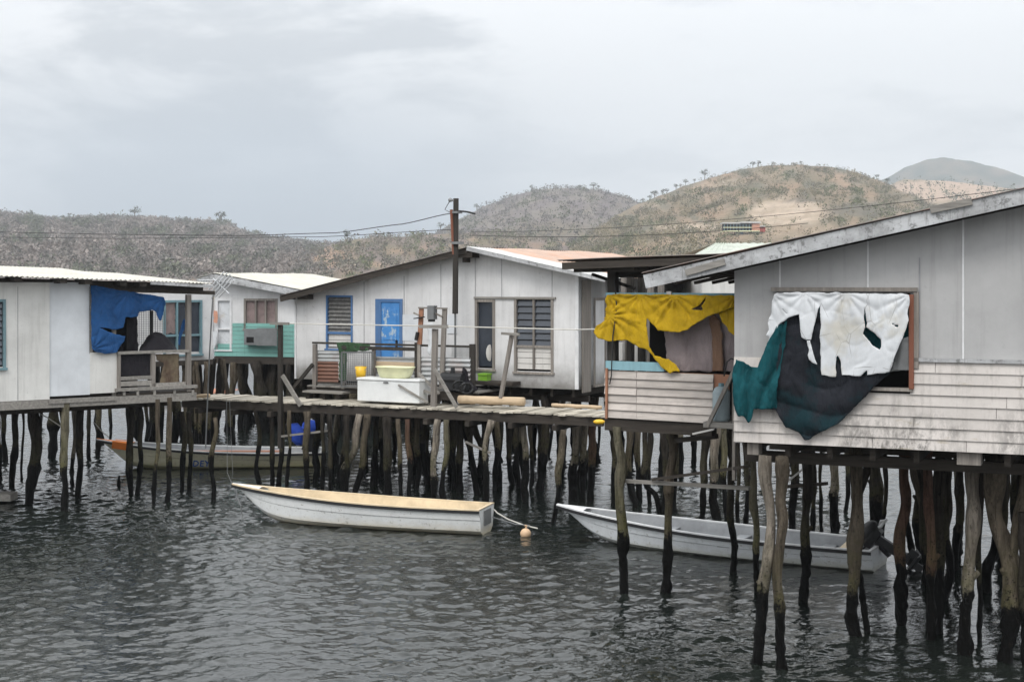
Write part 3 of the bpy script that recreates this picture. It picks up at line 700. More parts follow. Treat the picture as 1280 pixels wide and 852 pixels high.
mb = MB(); CF.box(mb, .1, L-.1, ZF+.07, zl-.2, -1.6, -1.5); part('inner_shade_wall', mb, m_dark, CH)
floor_parts(CH, CF, 0, L, 0, -8.5, ZF)
# roof
e0 = CF.hit(349, 370, .45); ea = CF.hit(583, 308.5, .45); e1 = CF.hit(756, 347.5, .45)
mb = MB(); roof(mb, CF, e0, ea, .45, -8.9)
mb.mi = 0; roof(mb, CF, ea, e1, .45, -8.9, split=lambda o: 1 if o > -.9 else 2)
for a, b in ((e0, ea), (ea, e1)):   # underside battens
    pass
part('roof', mb, [m_roofd, m_roofw, m_roofo], CH)
mb = MB(); up = Vector((CF.n.x, CF.n.y, 0))
mb.bar(W(e0[0], e0[1]-.09, .40), W(ea[0], ea[1]-.09, .40), .14, .03, up)
for k in range(9):
    t = (k+.5)/9; s_ = e0[0]+(ea[0]-e0[0])*t; z_ = e0[1]+(ea[1]-e0[1])*t-.06; mb.bar(W(s_, z_, .42), W(s_, z_, -.05), .05, .07)
part('left_rake_board', mb, m_dkwood, CH)
mb = MB(); mb.bar(W(ea[0], ea[1]-.045, .43), W(e1[0], e1[1]-.045, .43), .10, .025, up); part('right_rake_board', mb, m_fascia, CH)
mb = MB(); CF.pb(mb, 573, 313, 590, 322, .005, .4); CF.pb(mb, 578, 321, 583, 328, .1, .3); part('roof_bracket', mb, m_dkwood, CH)
mb = MB()
for px, py in ((350, 372), (372, 372)): CF.pb(mb, px, 368, px+12, 374, .01, .3)
part('eave_block', mb, m_dkwood, CH)
# windows + door
window(CH, CF, 408, 369, 441, 436, m_blued, fw=.05, nl=9, lm=m_louv, mid=416, lower=(m_panel, 2), name='louvre_window')
mb = MB(); s0, s1, z0, z1 = CF.rc(476, 378, 499, 478)
CF.box(mb, s0, s1, z0, z1, -.05, -.01)
for k in range(2):
    zz = z0+.15+k*1.0; 
    CF.box(mb, s0+.08, s1-.08, zz, zz+.8, -.008, .004)
dr = part('door', mb, m_blue, CH)
mb = MB(); CF.box(mb, s1-.09, s1-.05, z0+.95, z0+1.15, .0, .05); part('handle', mb, m_black, dr)
mb = MB(); CF.pb(mb, 469, 373.5, 476, 478, -.08, .02); CF.pb(mb, 499.5, 373.5, 503, 478, -.08, .02); CF.pb(mb, 476, 373.5, 499.5, 377.5, -.08, .017); part('door_frame', mb, m_blued, CH)
window(CH, CF, 594, 374, 619, 461, m_grwoodv, fw=.07, nl=0, back=m_glassd, name='dark_window')
mb = MB(); mb.v = []; 
s_, z_ = CF.hit(611, 441)
mb.ell(CF.W(s_, z_, -.055), (.10, .02, .22)); part('stain_patch', mb, m_panel, CH)
window(CH, CF, 643, 371, 692, 465, m_grwoodv, fw=.07, cols=2, nl=7, lm=m_glassd, mid=433, lower=(m_panel, 4), name='double_window')
mb = MB(); CF.pb(mb, 592, 371, 694, 373.5, .004, .05); part('head_board', mb, m_grwood, CH)
# porch deck under the fence
s0 = CF.hit(388, 480, 1.0)[0]; s1 = CF.hit(600, 484, 1.0)[0]
mb = MB(); s = s0
while s < s1: CF.box(mb, s, s+.14, ZF-.10, ZF-.06, .01, 1.15); s += .15
pd = part('porch_deck', mb, m_grwood, CH)
mb = MB(); CF.box(mb, s0, s1, ZF-.24, ZF-.105, 1.03, 1.10); CF.box(mb, s0, s1, ZF-.24, ZF-.105, .1, .2); part('porch_beam', mb, m_dkwood, CH)
FO = 1.1
mb = MB(); CF.pb(mb, 390, 429.5, 592, 432, FO-.04, FO+.04); CF.pb(mb, 427, 433, 523, 437.5, FO+.045, FO+.07); CF.pb(mb, 390, 478, 450, 480, FO-.02, FO+.03)
part('porch_rail', mb, m_dkwoodv, CH)
for px, w, y0 in ((392.5, 4, 430), (428.5, 3.5, 429), (466, 3, 433), (521, 6, 428), (589.5, 6, 430)):
    mb = MB(); CF.pb(mb, px-w/2, y0, px+w/2, 486, FO-.05, FO+.042); part('porch_post', mb, m_dkwoodv if px > 500 else m_grwoodv, CH)
mb = MB(); vcorr(mb, CF, 395, 452, 423, 478, FO-.06, .10, .018); part('rusty_sheet', mb, m_corrr, CH)
mb = MB(); vcorr(mb, CF, 395, 438, 424, 452, FO-.07, .10, .018); part('grey_sheet', mb, m_corrg, CH); mb = MB(); vcorr(mb, CF, 467, 446, 521, 472, FO-.12, .12, .018); part('grey_sheet', mb, m_corrg, CH)
mb = MB(); vcorr(mb, CF, 523, 447, 588, 482, FO+.06, .12, .022); part('silver_sheet', mb, m_corrg, CH)
mb = MB(); CF.pb(mb, 466, 452, 521, 461, FO-.09, FO-.07); part('tan_board', mb, m_log, CH)
mb = MB()
for k in range(16): x = 565+k*1.5; CF.pbar(mb, x, 432, x, 446, .35, FO+.03, .006)
for k in range(10): y = 432+k*1.5; CF.pbar(mb, 565, y, 588, y, .3, FO+.034, .006)
part('wire_mesh', mb, m_steel, CH)
house_stilts(CH, CF, .3, L, -.3, -8.2, 1.25, 1.5, ZF-.2, skip=None)
for px in (395, 430, 470, 523, 590):
    p = CF.P(px, 486, 1.0); rstilt(CH, p.x, p.y, ZF-.25, .085, random.choice('dbd'))

# ------------------------------------------------------------------ porch things
def wb(mb, x0, y0, x1, y1, w, o, th=.04): CF.pbar(mb, x0, y0, x1, y1, w, o, th)
# mesh cage
mb = MB()
for k in range(15): x = 428+k*2.6; wb(mb, x, 441, x, 482, .45, 1.32, .008)
for k in range(16): y = 441+k*2.7; wb(mb, 428, y, 465, y, .4, 1.33, .008)
for x in (427, 466): wb(mb, x, 440, x, 483, 1.5, 1.30, .04)
wb(mb, 427, 440, 466, 440, 1.5, 1.30, .04); wb(mb, 427, 483, 466, 483, 1.5, 1.30, .04)
solo('wire_cage', mb, m_steel, 'square wire mesh cage panel leaning on the porch fence by the yellow bucket', 'cage')
# green cloth
mb = cloth(CF, [(421, 429), (432, 427), (462, 430), (462, 438), (434, 440), (432, 474), (427, 478), (424, 470), (424, 440)], cell=.03, o=1.17, amp=.035, seed=4, folds=(22, 2, .5))
solid(solo('green_cloth', mb, m_tgreen, 'green cloth hung over the porch rail above the rusty sheet', 'cloth', smooth=True), .006)
# freezer
fz = thing('chest_freezer', 'old white chest freezer standing on the boardwalk before the porch', 'freezer', CF.P(485, 503, 1.9))
s0, s1, z0, z1 = CF.rc(446.5, 474, 524, 502.5, 2.0)
FZ0 = z0
mb = MB(); CF.box(mb, s0, s1, z0, z1-.05, 1.42, 2.0); b = part('body', mb, m_whitep, fz)
mb = MB(); CF.box(mb, s0-.02, s1+.02, z1-.045, z1+.02, 1.40, 2.02); part('lid', mb, m_whitep, fz)
mb = MB(); CF.box(mb, s0+.8, s0+.95, z1-.1, z1-.06, 2.003, 2.03); part('handle', mb, m_steel, fz)
for o in fz.children:
    md = o.modifiers.new('edge', 'BEVEL'); md.width = .02; md.segments = 2
# tub
s0, s1, za, zb_ = CF.rc(471, 458, 516, 473, 1.75); mb = MB(); N = 28; c = (s0+s1)/2; a = (s1-s0)/2; zt = z1+.022
prof = [(.70, 0), (.80, .02), (.90, .12), (.98, .27), (1.04, .29), (1.04, .31), (.95, .31), (.88, .22), (.78, .05), (0.01, .04)]
sc_ = (zb_-zt) / .31
for k, (r, z) in enumerate(prof):
    for j in range(N):
        th = 2*math.pi*j/N; q = lambda v: math.copysign(abs(v)**.6, v)
        mb.v.append(CF.W(c+a*r*q(math.cos(th))*.96, zt+z*sc_, 1.72+.24*r*q(math.sin(th))))
for k in range(len(prof)-1):
    for j in range(N): mb.face((k*N+j, k*N+(j+1) % N, (k+1)*N+(j+1) % N, (k+1)*N+j))
solo('plastic_tub', mb, m_tub, 'pale yellow oval tub sitting on the white freezer', 'tub', smooth=True)
# bucket
p = CF.P(450, 473, 1.55); mb = MB()
p.z = z1+.0; z1f = z1; h_ = .33
p = CF.P(451, 474, 1.6); q = CF.P(451, 458, 1.6); h_ = q.z-p.z
mb.tube([p, p+Vector((0, 0, h_)), p+Vector((0, 0, h_+.01)), p+Vector((0, 0, h_)), p+Vector((0, 0, .02))], [.11, .155, .165, .145, .10], 16, cap=True)
bk = thing('bucket', 'yellow plastic bucket standing on the left end of the freezer', 'bucket', p); part('body', mb, m_yel, bk, smooth=True)
mb = MB(); pts = [p+Vector((math.cos(a)*.16, math.sin(a)*-.1-.02, h_-.02-.09*math.sin(a))) for a in [i*math.pi/8 for i in range(9)]]; mb.tube(pts, .006, 5); part('handle', mb, m_steel, bk)
# meter frame
mf = thing('meter_stand', 'rough timber frame with orange board and grey electricity meter box', 'meter stand', CF.P(540, 478, 1.25))
mb = MB(); wb(mb, 527, 384, 524.5, 430, 6, 1.22, .05); part('orange_board', mb, m_orange, mf)
mb = MB(); wb(mb, 556, 385, 552, 484, 6, 1.22, .06); wb(mb, 523, 384.5, 559, 385.5, 2, 1.26, .04); wb(mb, 524, 430, 524, 484, 4.5, 1.2, .06); wb(mb, 517, 391, 524, 394, 2, 1.27, .03); wb(mb, 543, 391, 553, 396, 2, 1.27, .03); part('frame', mb, m_grwoodv, mf)
mb = MB(); CF.pb(mb, 534, 382, 542, 399, 1.20, 1.38); part('meter_box', mb, m_steel, mf)
mb = MB(); CF.pb(mb, 535, 399, 541, 402, 1.22, 1.34); part('cable_gland', mb, m_black, mf)
mb = MB(); wb(mb, 518, 398, 530, 396, 1.2, 1.3, .1); wb(mb, 520, 425, 522, 415, 3, 1.3, .08); part('cable_clip', mb, m_black, mf)
# rags on T post
for nm, pl, lb in (('white_rag', [(534, 404), (541, 404), (540, 432), (537, 444), (534, 440), (536, 425)], 'white rag hanging on the line beside the tee post'),):
    mb = cloth(CF, pl, cell=.03, o=1.5, amp=.02, seed=8); solid(solo(nm, mb, m_twhite, lb, 'rag', smooth=True))
# junk
jk = thing('water_pump', 'dark greasy pump and coiled hose behind the right porch post', 'pump', CF.P(566, 486, 1.5))
mb = MB(); c = CF.P(566, 474, 1.45); mb.tube([c-CF.u.to_3d()*.3, c+CF.u.to_3d()*.3], [.17, .17], 12); mb.tube([c+Vector((0, 0, .1)), c+Vector((0, 0, .3))], [.07, .05], 8); CF.pb(mb, 556, 478, 582, 488, 1.3, 1.6); part('motor', mb, m_black, jk, smooth=False)
mb = MB()
for k, (x, y, r) in enumerate(((574, 482, .15), (583, 485, .16))):
    c = CF.P(x, y, 1.66+.03*k); pts = [c+Vector((math.cos(a)*r, .05*math.sin(a*2), math.sin(a)*r*.8)) for a in [i*math.pi/9 for i in range(19)]]; mb.tube(pts, .025, 6)
part('hose', mb, m_black, jk, smooth=True)
mb = cloth(CF, [(579, 458), (583, 462), (586, 474), (592, 480), (598, 486), (590, 492), (562, 492), (560, 486), (568, 483), (576, 478)], cell=.03, o=1.35, amp=.07, seed=12); solid(solo('dark_netting', mb, m_tblack, 'heap of dark netting slumped against the silver sheet', 'netting', smooth=True), .01)
g = thing('lime_box', 'small lime green plastic box on the house ledge under the dark window', 'box', CF.P(603, 477, .15))
mb = MB(); CF.pb(mb, 597.5, 468.5, 608.5, 476.5, .02, .25); part('body', mb, m_lime, g)
mb = MB(); CF.pb(mb, 597, 466.8, 609, 468.8, .01, .27); part('lid', mb, m_lime, g)
mb = MB(); CF.pb(mb, 590, 477, 640, 481, .02, .5); solo('ledge_board', mb, m_dkwood, 'dark plank ledge along the foot of the white wall under the windows', 'plank')
# low bench at left and brace
bn = thing('low_bench', 'rough low plank bench left of the porch above the boardwalk', 'bench', CF.P(395, 497, 1.3))
mb = MB(); CF.pb(mb, 378, 489, 428, 491.5, 1.1, 1.5); part('seat', mb, m_grwood, bn)
for x in (384, 404, 422): mb = MB(); CF.pb(mb, x-2, 491.8, x+2, 499, 1.2, 1.4); part('leg', mb, m_dkwoodv, bn)
mb = MB(); wb(mb, 391, 455, 366, 486, 4, 1.18, .07); solo('porch_brace', mb, m_dkwoodv, 'dark slanting brace from the left porch post down to the stilts', 'brace')

# ------------------------------------------------------------------ power pole
pp = thing('power_pole', 'tall dark rusty pole rising past the gable peak with wires', 'pole', CF.P(569, 480, .75))
mb = MB(); a = CF.P(570, 248, .62); b = CF.P(569, 392, .62); mb.tube([b, a], [.075, .07], 8); part('pole', mb, m_dkwoodv, pp)
mb = MB(); mb.tube([CF.P(564.2, 262, .66), CF.P(567, 318, .66)], .04, 8); part('side_pipe', mb, m_redbr, pp)
mb = MB(); mb.tube([CF.P(569, 392, .6), CF.P(569, 484, .6)], .028, 7); part('conduit', mb, m_steel, pp)
mb = MB(); mb.tube([CF.P(562.5, 250, .66), CF.P(568, 250.5, .66)], .03, 6); mb.ell(CF.P(562.8, 250, .66), (.055, .05, .055)); part('insulator', mb, m_steel, pp)
mb = MB(); CF.pb(mb, 565, 264, 572, 266.5, .5, .75); CF.pb(mb, 564.5, 302, 573.5, 305, .5, .76); part('clamp', mb, m_steel, pp)
def wire(pts, r, label, name='power_wire', m=None, sag=0, n=24, group=None):
    mb = MB(); 
    if len(pts) == 2:
        a, b = Vector(pts[0]), Vector(pts[1]); pts = [a.lerp(b, i/n)-Vector((0, 0, sag*4*(i/n)*(1-i/n))) for i in range(n+1)]
    mb.tube(pts, r, 5); return solo(name, mb, m or m_wire, label, 'wire' if 'wire' in name else 'rope', group)
top = CF.P(565, 266, .62)
def crv(P, y0, y1):
    out = []
    for i in range(61):
        x = P[0][0]+(P[-1][0]-P[0][0])*i/60; out.append(pt(x, lerp_prof(P, x), y0+(y1-y0)*i/60))
    return out
wire(crv([(-60, 289), (150, 293), (300, 294.5), (420, 291), (500, 280.5), (565, 266.5)], 60, top.y), .012, 'thin black wire running flat from far left then rising to the pole clamp')
wire(crv([(-60, 296), (150, 298), (400, 296), (566, 287)], 60, top.y), .009, 'fainter thin wire reaching the pole well below the clamp')
wire([CF.P(572, 264, .62), CF.P(594, 267.5, .62)], .025, 'short thick black cable stub curving right from the pole clamp', sag=-.02, n=6)
wire([pt(590, 290, 60), pt(1500, 206, 30)], .008, 'long thin wire crossing the hills from the pole towards the grey gable', sag=.35)
wire([pt(590, 294, 62), pt(1010, 279, 55)], .012, 'faint lower wire crossing the brown hill above the orange roof', sag=.25)
wire([CF.P(562.8, 250, .66), CF.P(556, 262, .66), CF.P(563.5, 266, .66)], .01, 'thin drop cable looping from the insulator to the clamp')

# ================================================================== BOARDWALK
BW = thing('boardwalk', 'long narrow plank boardwalk on crooked stilts joining the houses', 'boardwalk', BF.W(6, 0, -.6))
mb = MB(); s = -.2; rnd = random.Random(4); Lb = BF.L
while s < Lb-.02:
    w = rnd.uniform(.13, .2); a = rnd.uniform(-.06, .06); b_ = rnd.uniform(-.05, .1); z = ZB+rnd.uniform(-.012, .012)
    W = BF.W; e = rnd.uniform(-.01, .01)
    mb.hexa([W(s, z-.04, .04+a), W(s+w-.012, z-.04+e, .04+a), W(s+w-.012, z-.04+e, -1.35-b_), W(s, z-.04, -1.35-b_), W(s, z, .04+a), W(s+w-.012, z+e, .04+a), W(s+w-.012, z+e, -1.35-b_), W(s, z, -1.35-b_)]); s += w
part('deck_plank', mb, m_plank, BW)
mb = MB(); BF.box(mb, -.3, Lb-.05, ZB-.26, ZB-.055, -.14, -.02); BF.box(mb, -.3, Lb-.05, ZB-.24, ZB-.055, -1.25, -1.13); part('bearer', mb, m_dkwood, BW)
mb = MB(); s = .3
while s < Lb-.2: mb.bar(BF.W(s, ZB-.33, .12), BF.W(s+.05, ZB-.33, -1.4), .12, .13); s += 1.15
part('cross_beam', mb, m_dkwood, BW)
mb = MB(); 
BF.pbar(mb, 352, 545, 410, 538, 2.5, .12, .05); part('brace', mb, m_grwood, BW); mb = MB(); BF.pbar(mb, 582, 552, 613, 566, 2.5, -.2, .05)
part('brace', mb, m_grwood, BW)
TB = [ # traced (points, width px, kind)
([(320,515),(326,547),(320,581),(325,607)],7,'d'),([(339,513),(340,560),(340,609)],7,'d'),([(354,517),(352,566),(348,608)],8,'b'),([(361,519),(361,575),(358,612)],6,'b'),
([(384,521),(382,575),(383,614)],10,'b'),([(404,520),(405,570),(404,617)],6,'d'),([(411,520),(413,570),(412,620)],6.5,'d'),([(434,515),(433,560),(432,622)],8,'d'),
([(449,517),(443,562),(430,588),(431,620)],9,'p'),([(458,526),(454,575),(443,620)],10,'b'),([(470,525),(470,575),(468,607)],6,'d'),([(484,519),(484,575),(484,628)],13,'d'),
([(499,522),(500,560),(502,630)],7,'b'),([(509,520),(511,560),(513,594),(513,630)],8,'r'),([(527,520),(529,570),(536,605)],9,'d'),([(548,522),(541,575),(541,600),(543,631)],10,'p'),
([(557,522),(558,562),(553,590),(555,631)],8,'o'),([(566,525),(567,575),(568,612)],10,'d'),([(576,525),(574,575),(573,616)],10,'d'),([(613,525),(607,558),(608,589),(607,632)],9.5,'p'),
([(621,525),(621,560),(619,612)],8,'b'),([(636,525),(637,578),(640,605)],9,'d'),([(646,525),(645,575),(648,610)],8,'d'),([(651,533),(657,567),(657,600),(657,627)],11,'p'),([(661,525),(663,560),(664,610)],6,'d'),
([(675,529),(675,570),(676,605)],8,'d'),([(704,529),(699,589),(700,603),(694,653)],9,'b'),([(722,525),(717,585),(717,625)],14,'p'),([(732,525),(728,585),(729,625)],9,'p'),
([(742,527),(740,570),(739,627)],11,'r'),([(228,511),(231,543),(228,575),(228,615)],7,'d'),([(237,511),(237,570),(236,615)],6.5,'d'),([(270,518),(272,539),(266,571),(267,626)],6.5,'b')]
for pts, w, k in TB:
    Y = yat(pts[-1][1]); stilt(BW, pts, w, Y=Y, m=k, ztop=ZB-.2)
FB = [([(294,500),(291,537)],5,'d'),([(299,500),(298,538)],5,'d'),([(304,500),(303,538)],5,'d'),([(309,500),(308,542)],5,'d'),([(313,500),(313,533)],4,'d'),([(350,505),(348,536)],5,'d'),([(183,505),(184,530),(184,554)],6,'b'),([(189,505),(189,552)],5,'d'),([(203,505),(202,556)],5,'d'),([(246,505),(251,535),(250,556)],6,'o'),([(257,505),(257,545)],4,'d'),([(265,505),(265,540)],4,'d'),([(690,520),(686,569)],5,'d'),([(697,520),(698,575)],5,'b'),([(749,520),(748,565)],4,'d'),([(766,535),(766,630)],5,'b'),([(373,505),(371,540)],5,'d')]

# logs etc. on the boardwalk
def log(x0, y0, x1, y1, r, o, label, m=m_log, name='log'):
    a = BF.P(x0, y0, o); b = BF.P(x1, y1, o); pts = [a.lerp(b, i/10) for i in range(11)]; mb = MB()
    mb.tube([p+Vector((0, 0, .015*mn.noise(Vector((i*.7, y0, 0))))) for i, p in enumerate(pts)], [r*(1+.08*mn.noise(Vector((i*.5, 3, x0)))) for i in range(11)], 10, lump=.1, seed=x0); return solo(name, mb, m, label, 'log', smooth=True)
log(574, 499, 655, 501.5, .105, -.55, 'thick pale barkless log lying on the boardwalk below the double window')
log(690, 506, 752, 509, .045, -.5, 'thin pale pole lying on the boardwalk beside the yellow porch')
log(228, 496.5, 262, 494, .05, -.1, 'short pale pole end lying across the left end of the boardwalk')
def tpost(label, post, bar, w, o, brace=None, m=m_grwoodv):
    T = thing('tee_post', label, 'post', BF.P(post[2], post[3], o))
    mb = MB(); BF.pbar(mb, *post, w, o, .1); part('post', mb, m, T)
    mb = MB(); BF.pbar(mb, *bar, 4 if brace is None else 3.2, o+.09, .07); part('cross_bar', mb, m_grwood, T)
    return T
tpost('tee shaped line post standing before the freezer with a wide cross bar', (544, 411, 542, 508), (524, 408, 560, 408), 6.5, -.02)
tpost('thin tee post at the left end of the washing line by the turquoise house', (350.5, 405, 350.5, 560), (338, 404, 361, 404.5), 5, .06, 1, m_dkwoodv)
tpost('leaning tee post before the double window of the white house', (640, 418, 626, 497), (627, 416.5, 649, 418), 4.2, -.5, 1)
mb = MB(); BF.pbar(mb, 353, 469, 376, 507, 5, .1, .06); solo('leaning_plank', mb, m_grwood, 'grey plank leaning against the thin left tee post', 'plank')
mb = MB(); BF.pbar(mb, 543, 461, 571, 509, 4.2, .12, .05); solo('leaning_plank', mb, m_grwood, 'pale plank leaning from the wide tee post towards the log', 'plank')
mb = MB(); BF.pbar(mb, 498, 481, 535, 503, 2.2, -.3, .05); solo('leaning_plank', mb, m_grwood, 'thin stick slanting across the front of the white freezer', 'plank')
mb = MB(); BF.pbar(mb, 523, 466, 549, 492, 3, -.6, .05); BF.pbar(mb, 526, 487, 545, 493, 3, -.55, .05); solo('timber_scraps', mb, m_grwood, 'two crossed timber scraps between the freezer and the tee post', 'timber')
mb = MB(); BF.pb(mb, 510, 493, 548, 502, -.9, -.75); BF.pb(mb, 546, 490, 577, 500, -1.0, -.85); solo('step_board', mb, m_dkwood, 'low dark step board behind the wide tee post', 'step')
wire([BF.P(338, 404, .06), BF.P(545, 407.5, .06), BF.P(720, 412, .3), pt(768, 411, 24.7)], .016, 'white washing line stretched between the tee posts and the yellow porch', name='clothes_line', m=m_rope)

# ================================================================== LEFT HOUSE
LH = thing('stilt_house', 'stained white house with a blue tarpaulin porch at the left edge', 'house', LF.W(1, 0, -3))
sE = LF.hit(147, 440)[0]; s62 = LF.hit(62, 500)[0]; s113 = LF.hit(113, 497)[0]; sL = LF.hit(-150, 500)[0]; sP = LF.hit(238, 490)[0]
zt = 5.35; ztb = LF.hit(130, 440)[1]
o1 = LF.hit(-30, 374); 
wo = op(LF, -24, 374, 7, 460)
mb = MB(); wall(mb, LF, [(sL, zt), (s62, zt)], ZL, [wo]); mb.mi = 1
LF.pb(mb, 22, 358, 22.6, 500, .003, .006)
part('stained_wall', mb, [m_whiteL, m_jointd], LH)
window(LH, LF, -24, 374, 7, 460, m_bframe, fw=.06, nl=10, lm=m_glassd, name='louvre_window')
mb = MB(); wall(mb, LF, [(s62, zt), (s113, zt)], ZL+.06, o=-.03); part('bluish_wall', mb, m_whiteB, LH)
mb = MB(); wall(mb, LF, [(s113, ztb), (sE, ztb)], ZL+.08, o=-.02); part('half_wall', mb, m_whiteL, LH)
mb = MB(); LF.pb(mb, 111.5, 358, 116, 442, -.14, -.03); LF.pb(mb, 61, 497, 146, 502.5, .005, .06); LF.box(mb, sE-.09, sE, ZL, zt, -.15, -.12+.03)
part('trim', mb, m_grwood, LH)
mb = MB(); LF.box(mb, sL, sP+.15, ZL-.20, ZL-.01, -.18, .03); part('front_beam', mb, m_grwood, LH)
floor_parts(LH, LF, sL, sP, -.25, -9, ZL-.02)
# porch platform
mb = MB(); LF.box(mb, sE, sP+.05, ZL-.02, ZL+.05, -3.2, .02); part('porch_floor', mb, m_dkwood, LH)
mb = MB(); LF.pb(mb, 147, 438, 237, 441.5, -.04, .05); LF.pb(mb, 147, 470, 190, 474.5, -.02, .02); LF.pb(mb, 147, 476, 190, 482, -.02, .02); LF.pb(mb, 188, 478, 232, 483, -.01, .03); part('porch_rail', mb, m_grwood, LH)
for px, y0, w in ((192, 441, 5), (236.5, 368, 5.5), (149, 441, 4)):
    mb = MB(); LF.pb(mb, px-w/2, y0, px+w/2, 489, -.08, .03); part('porch_post', mb, m_grwoodv, LH)
mb = MB(); LF.pb(mb, 145, 483, 247, 487, -.02, .07)
for x in (154, 171, 192, 217, 240): LF.pb(mb, x, 487.3, x+3, 494, -.05, .05)
part('edge_beam', mb, m_grwood, LH)
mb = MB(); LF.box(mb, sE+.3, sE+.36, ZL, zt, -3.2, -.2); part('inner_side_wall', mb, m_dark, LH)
mb = MB(); s0, s1, z0, z1 = LF.rc(150, 400, 172, 440, -1.4); LF.box(mb, s0, s1, ZL, z1, -1.5, -1.4); part('dark_partition', mb, m_under, LH)
# mesh screen panel inside the porch
mb = MB()
for k in range(13): x = 171+k*2.9; LF.pbar(mb, x, 388, x, 432, .5, -1.2, .01)
for k in range(16): y = 388+k*2.8; LF.pbar(mb, 171, y, 208, y, .5, -1.19, .01)
part('mesh_screen', mb, m_steel, LH)
mb = MB(); LF.pb(mb, 188.5, 388, 191.5, 437, -1.0, -.92); part('inner_post', mb, m_black, LH)
mb = MB(); LF.pb(mb, 155, 399, 160, 409, -.7, -.5); part('switch_box', mb, m_panel, LH)
# rear wing (white wall with blue frames seen through the porch)
RW = Fr(160, 42.2, 266, 44.0)
RWz = RW.hit(240, 450)[1]; r0 = 0; r1 = RW.L; zt2 = RW.hit(250, 366)[1]
wo = op(RW, 204, 375, 252.5, 443)
mb = MB(); wall(mb, RW, [(r0, zt2), (r1, zt2)], RWz, [wo]); part('rear_wall', mb, m_white, LH)
window(LH, RW, 204, 375, 252.5, 443, m_bframe, fw=.07, cols=3, nl=0, back=m_glassd, mid=419, name='blue_framed_window')
mb = cloth(RW, [(207, 378), (219, 378), (219, 416), (207, 417)], cell=.05, o=-.045, amp=.008, seed=3); mb = mb; part('red_curtain', mb, m_curt, LH)
mb = MB(); RW.box(mb, 0, r1, RWz-.15, RWz+.0, -4, .02); part('rear_floor', mb, m_dkwood, LH)
mb = MB(); mb.quad(RW.W(r1, RWz, -.09), RW.W(r1, zt2, -.09), RW.W(r1, zt2, -4), RW.W(r1, RWz, -4)); part('rear_side_wall', mb, m_white, LH)
for k in range(16):
    q = RW.W(random.uniform(1.2, 5.2), 0, random.uniform(-5, -.6)); rstilt(LH, q.x, q.y, RWz-.1, random.uniform(.08, .13), random.choice('dddb'))
for x, y, w in ((246, 455, 6), (257, 455, 8), (228, 455, 6), (241, 455, 4)):
    Y = 43.6; pb_ = HY+H*F/Y; stilt(LH, [(x, 452), (x+2, 480), (x+4, 520), (x+2, pb_)], w, Y=Y, m='b')
# roof
rf0 = (sL, LF.hit(0, 341.5, .45)[1]+.02); rf1 = LF.hit(189, 351, .45)
mb = MB(); N = int((rf1[0]-rf0[0])/.038)
base = len(mb.v)
for i in range(N+1):
    t = i/N; s = rf0[0]+(rf1[0]-rf0[0])*t; z = rf0[1]+(rf1[1]-rf0[1])*t+.014*math.sin(i*math.pi/1.5)
    for k in range(5): mb.v.append(LF.W(s, z+.085*k, .5-1.6*k))
for i in range(N):
    for k in range(4): a = base+i*5+k; mb.face((a, a+1, a+6, a+5))
re = LF.hit(268, 354.5, .45)
base = len(mb.v); N = 50
for i in range(N+1):
    t = i/N; s = rf1[0]+.01+(re[0]-rf1[0])*t; z = rf1[1]+.0+(re[1]-rf1[1])*t+.014*math.sin(i*math.pi/1.5)
    for k in range(5): mb.v.append(LF.W(s, z+.07*k, .35-1.6*k))
for i in range(N):
    for k in range(4): a = base+i*5+k; mb.face((a, a+1, a+6, a+5))
part('roof', mb, m_roofc, LH)
mb = MB(); LF.pbar(mb, 188, 353.6, 268, 358.2, 3.6, .34, .03); part('gutter_board', mb, m_fascia, LH)
mb = MB(); z = rf0[1]
W = LF.W
mb.hexa([W(sL, z-.20, -.05), W(sE+2.2, rf1[1]-.24, -.05), W(sE+2.2, rf1[1]-.24, -.13), W(sL, z-.20, -.13), W(sL, z-.05, -.05), W(sE+2.2, rf1[1]-.07, -.05), W(sE+2.2, rf1[1]-.07, -.13), W(sL, z-.05, -.13)])
for x in (18, 75, 106, 150, 175): LF.pb(mb, x, 345+x*.04, x+9, 351+x*.04, -.3, .4)
LF.pbar(mb, 113, 361, 268, 366, 5, -.05, .06)
part('eave_beam', mb, m_dkwood, LH)
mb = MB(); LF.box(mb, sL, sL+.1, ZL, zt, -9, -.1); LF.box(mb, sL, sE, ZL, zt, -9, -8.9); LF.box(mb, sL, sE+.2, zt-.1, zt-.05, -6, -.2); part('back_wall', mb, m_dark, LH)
TL = [([(20,512),(21,543),(15,585),(14,609)],9,'d'),([(41,512),(43,543),(41,585),(36,630)],15,'d'),([(51,505),(51,531)],5,'p'),([(67,512),(66,540),(66,571)],14,'d'),([(81,505),(81,565),(81,640)],11,'o'),
([(94,512),(92,565),(91,608)],7,'p'),([(105,512),(100,565),(98,621)],9,'d'),([(125,512),(122,570)],8,'b'),([(138,505),(138,550)],5,'d'),([(163,505),(162,555),(164,619)],10,'d'),([(173,505),(176,575),(172,617)],8,'d'),
([(197,498),(196,585),(193,632)],6.5,'b'),([(210,498),(212,565),(210,628)],8,'b'),([(-5,505),(-2,560),(0,600)],9,'r'),([(27,505),(28,560),(26,600)],4,'d'),([(113,505),(110,560),(111,575)],6,'d'),([(74,505),(76,560),(75,590)],4,'b'),([(5,505),(6,575)],8,'d')]
for pts, w, k in TL:
    mid = []
    stilt(LH, pts, w, Y=yat(pts[-1][1]), m=k, ztop=ZL-.1)
for pts, w, k in FB: stilt(LH if pts[0][0] < 250 else BW, pts, w, Y=yat(pts[-1][1]), m=k)
house_stilts(LH, LF, sL, 1.6, -3.2, -8.5, 1.5, 1.7, ZL-.2, prob=.8)
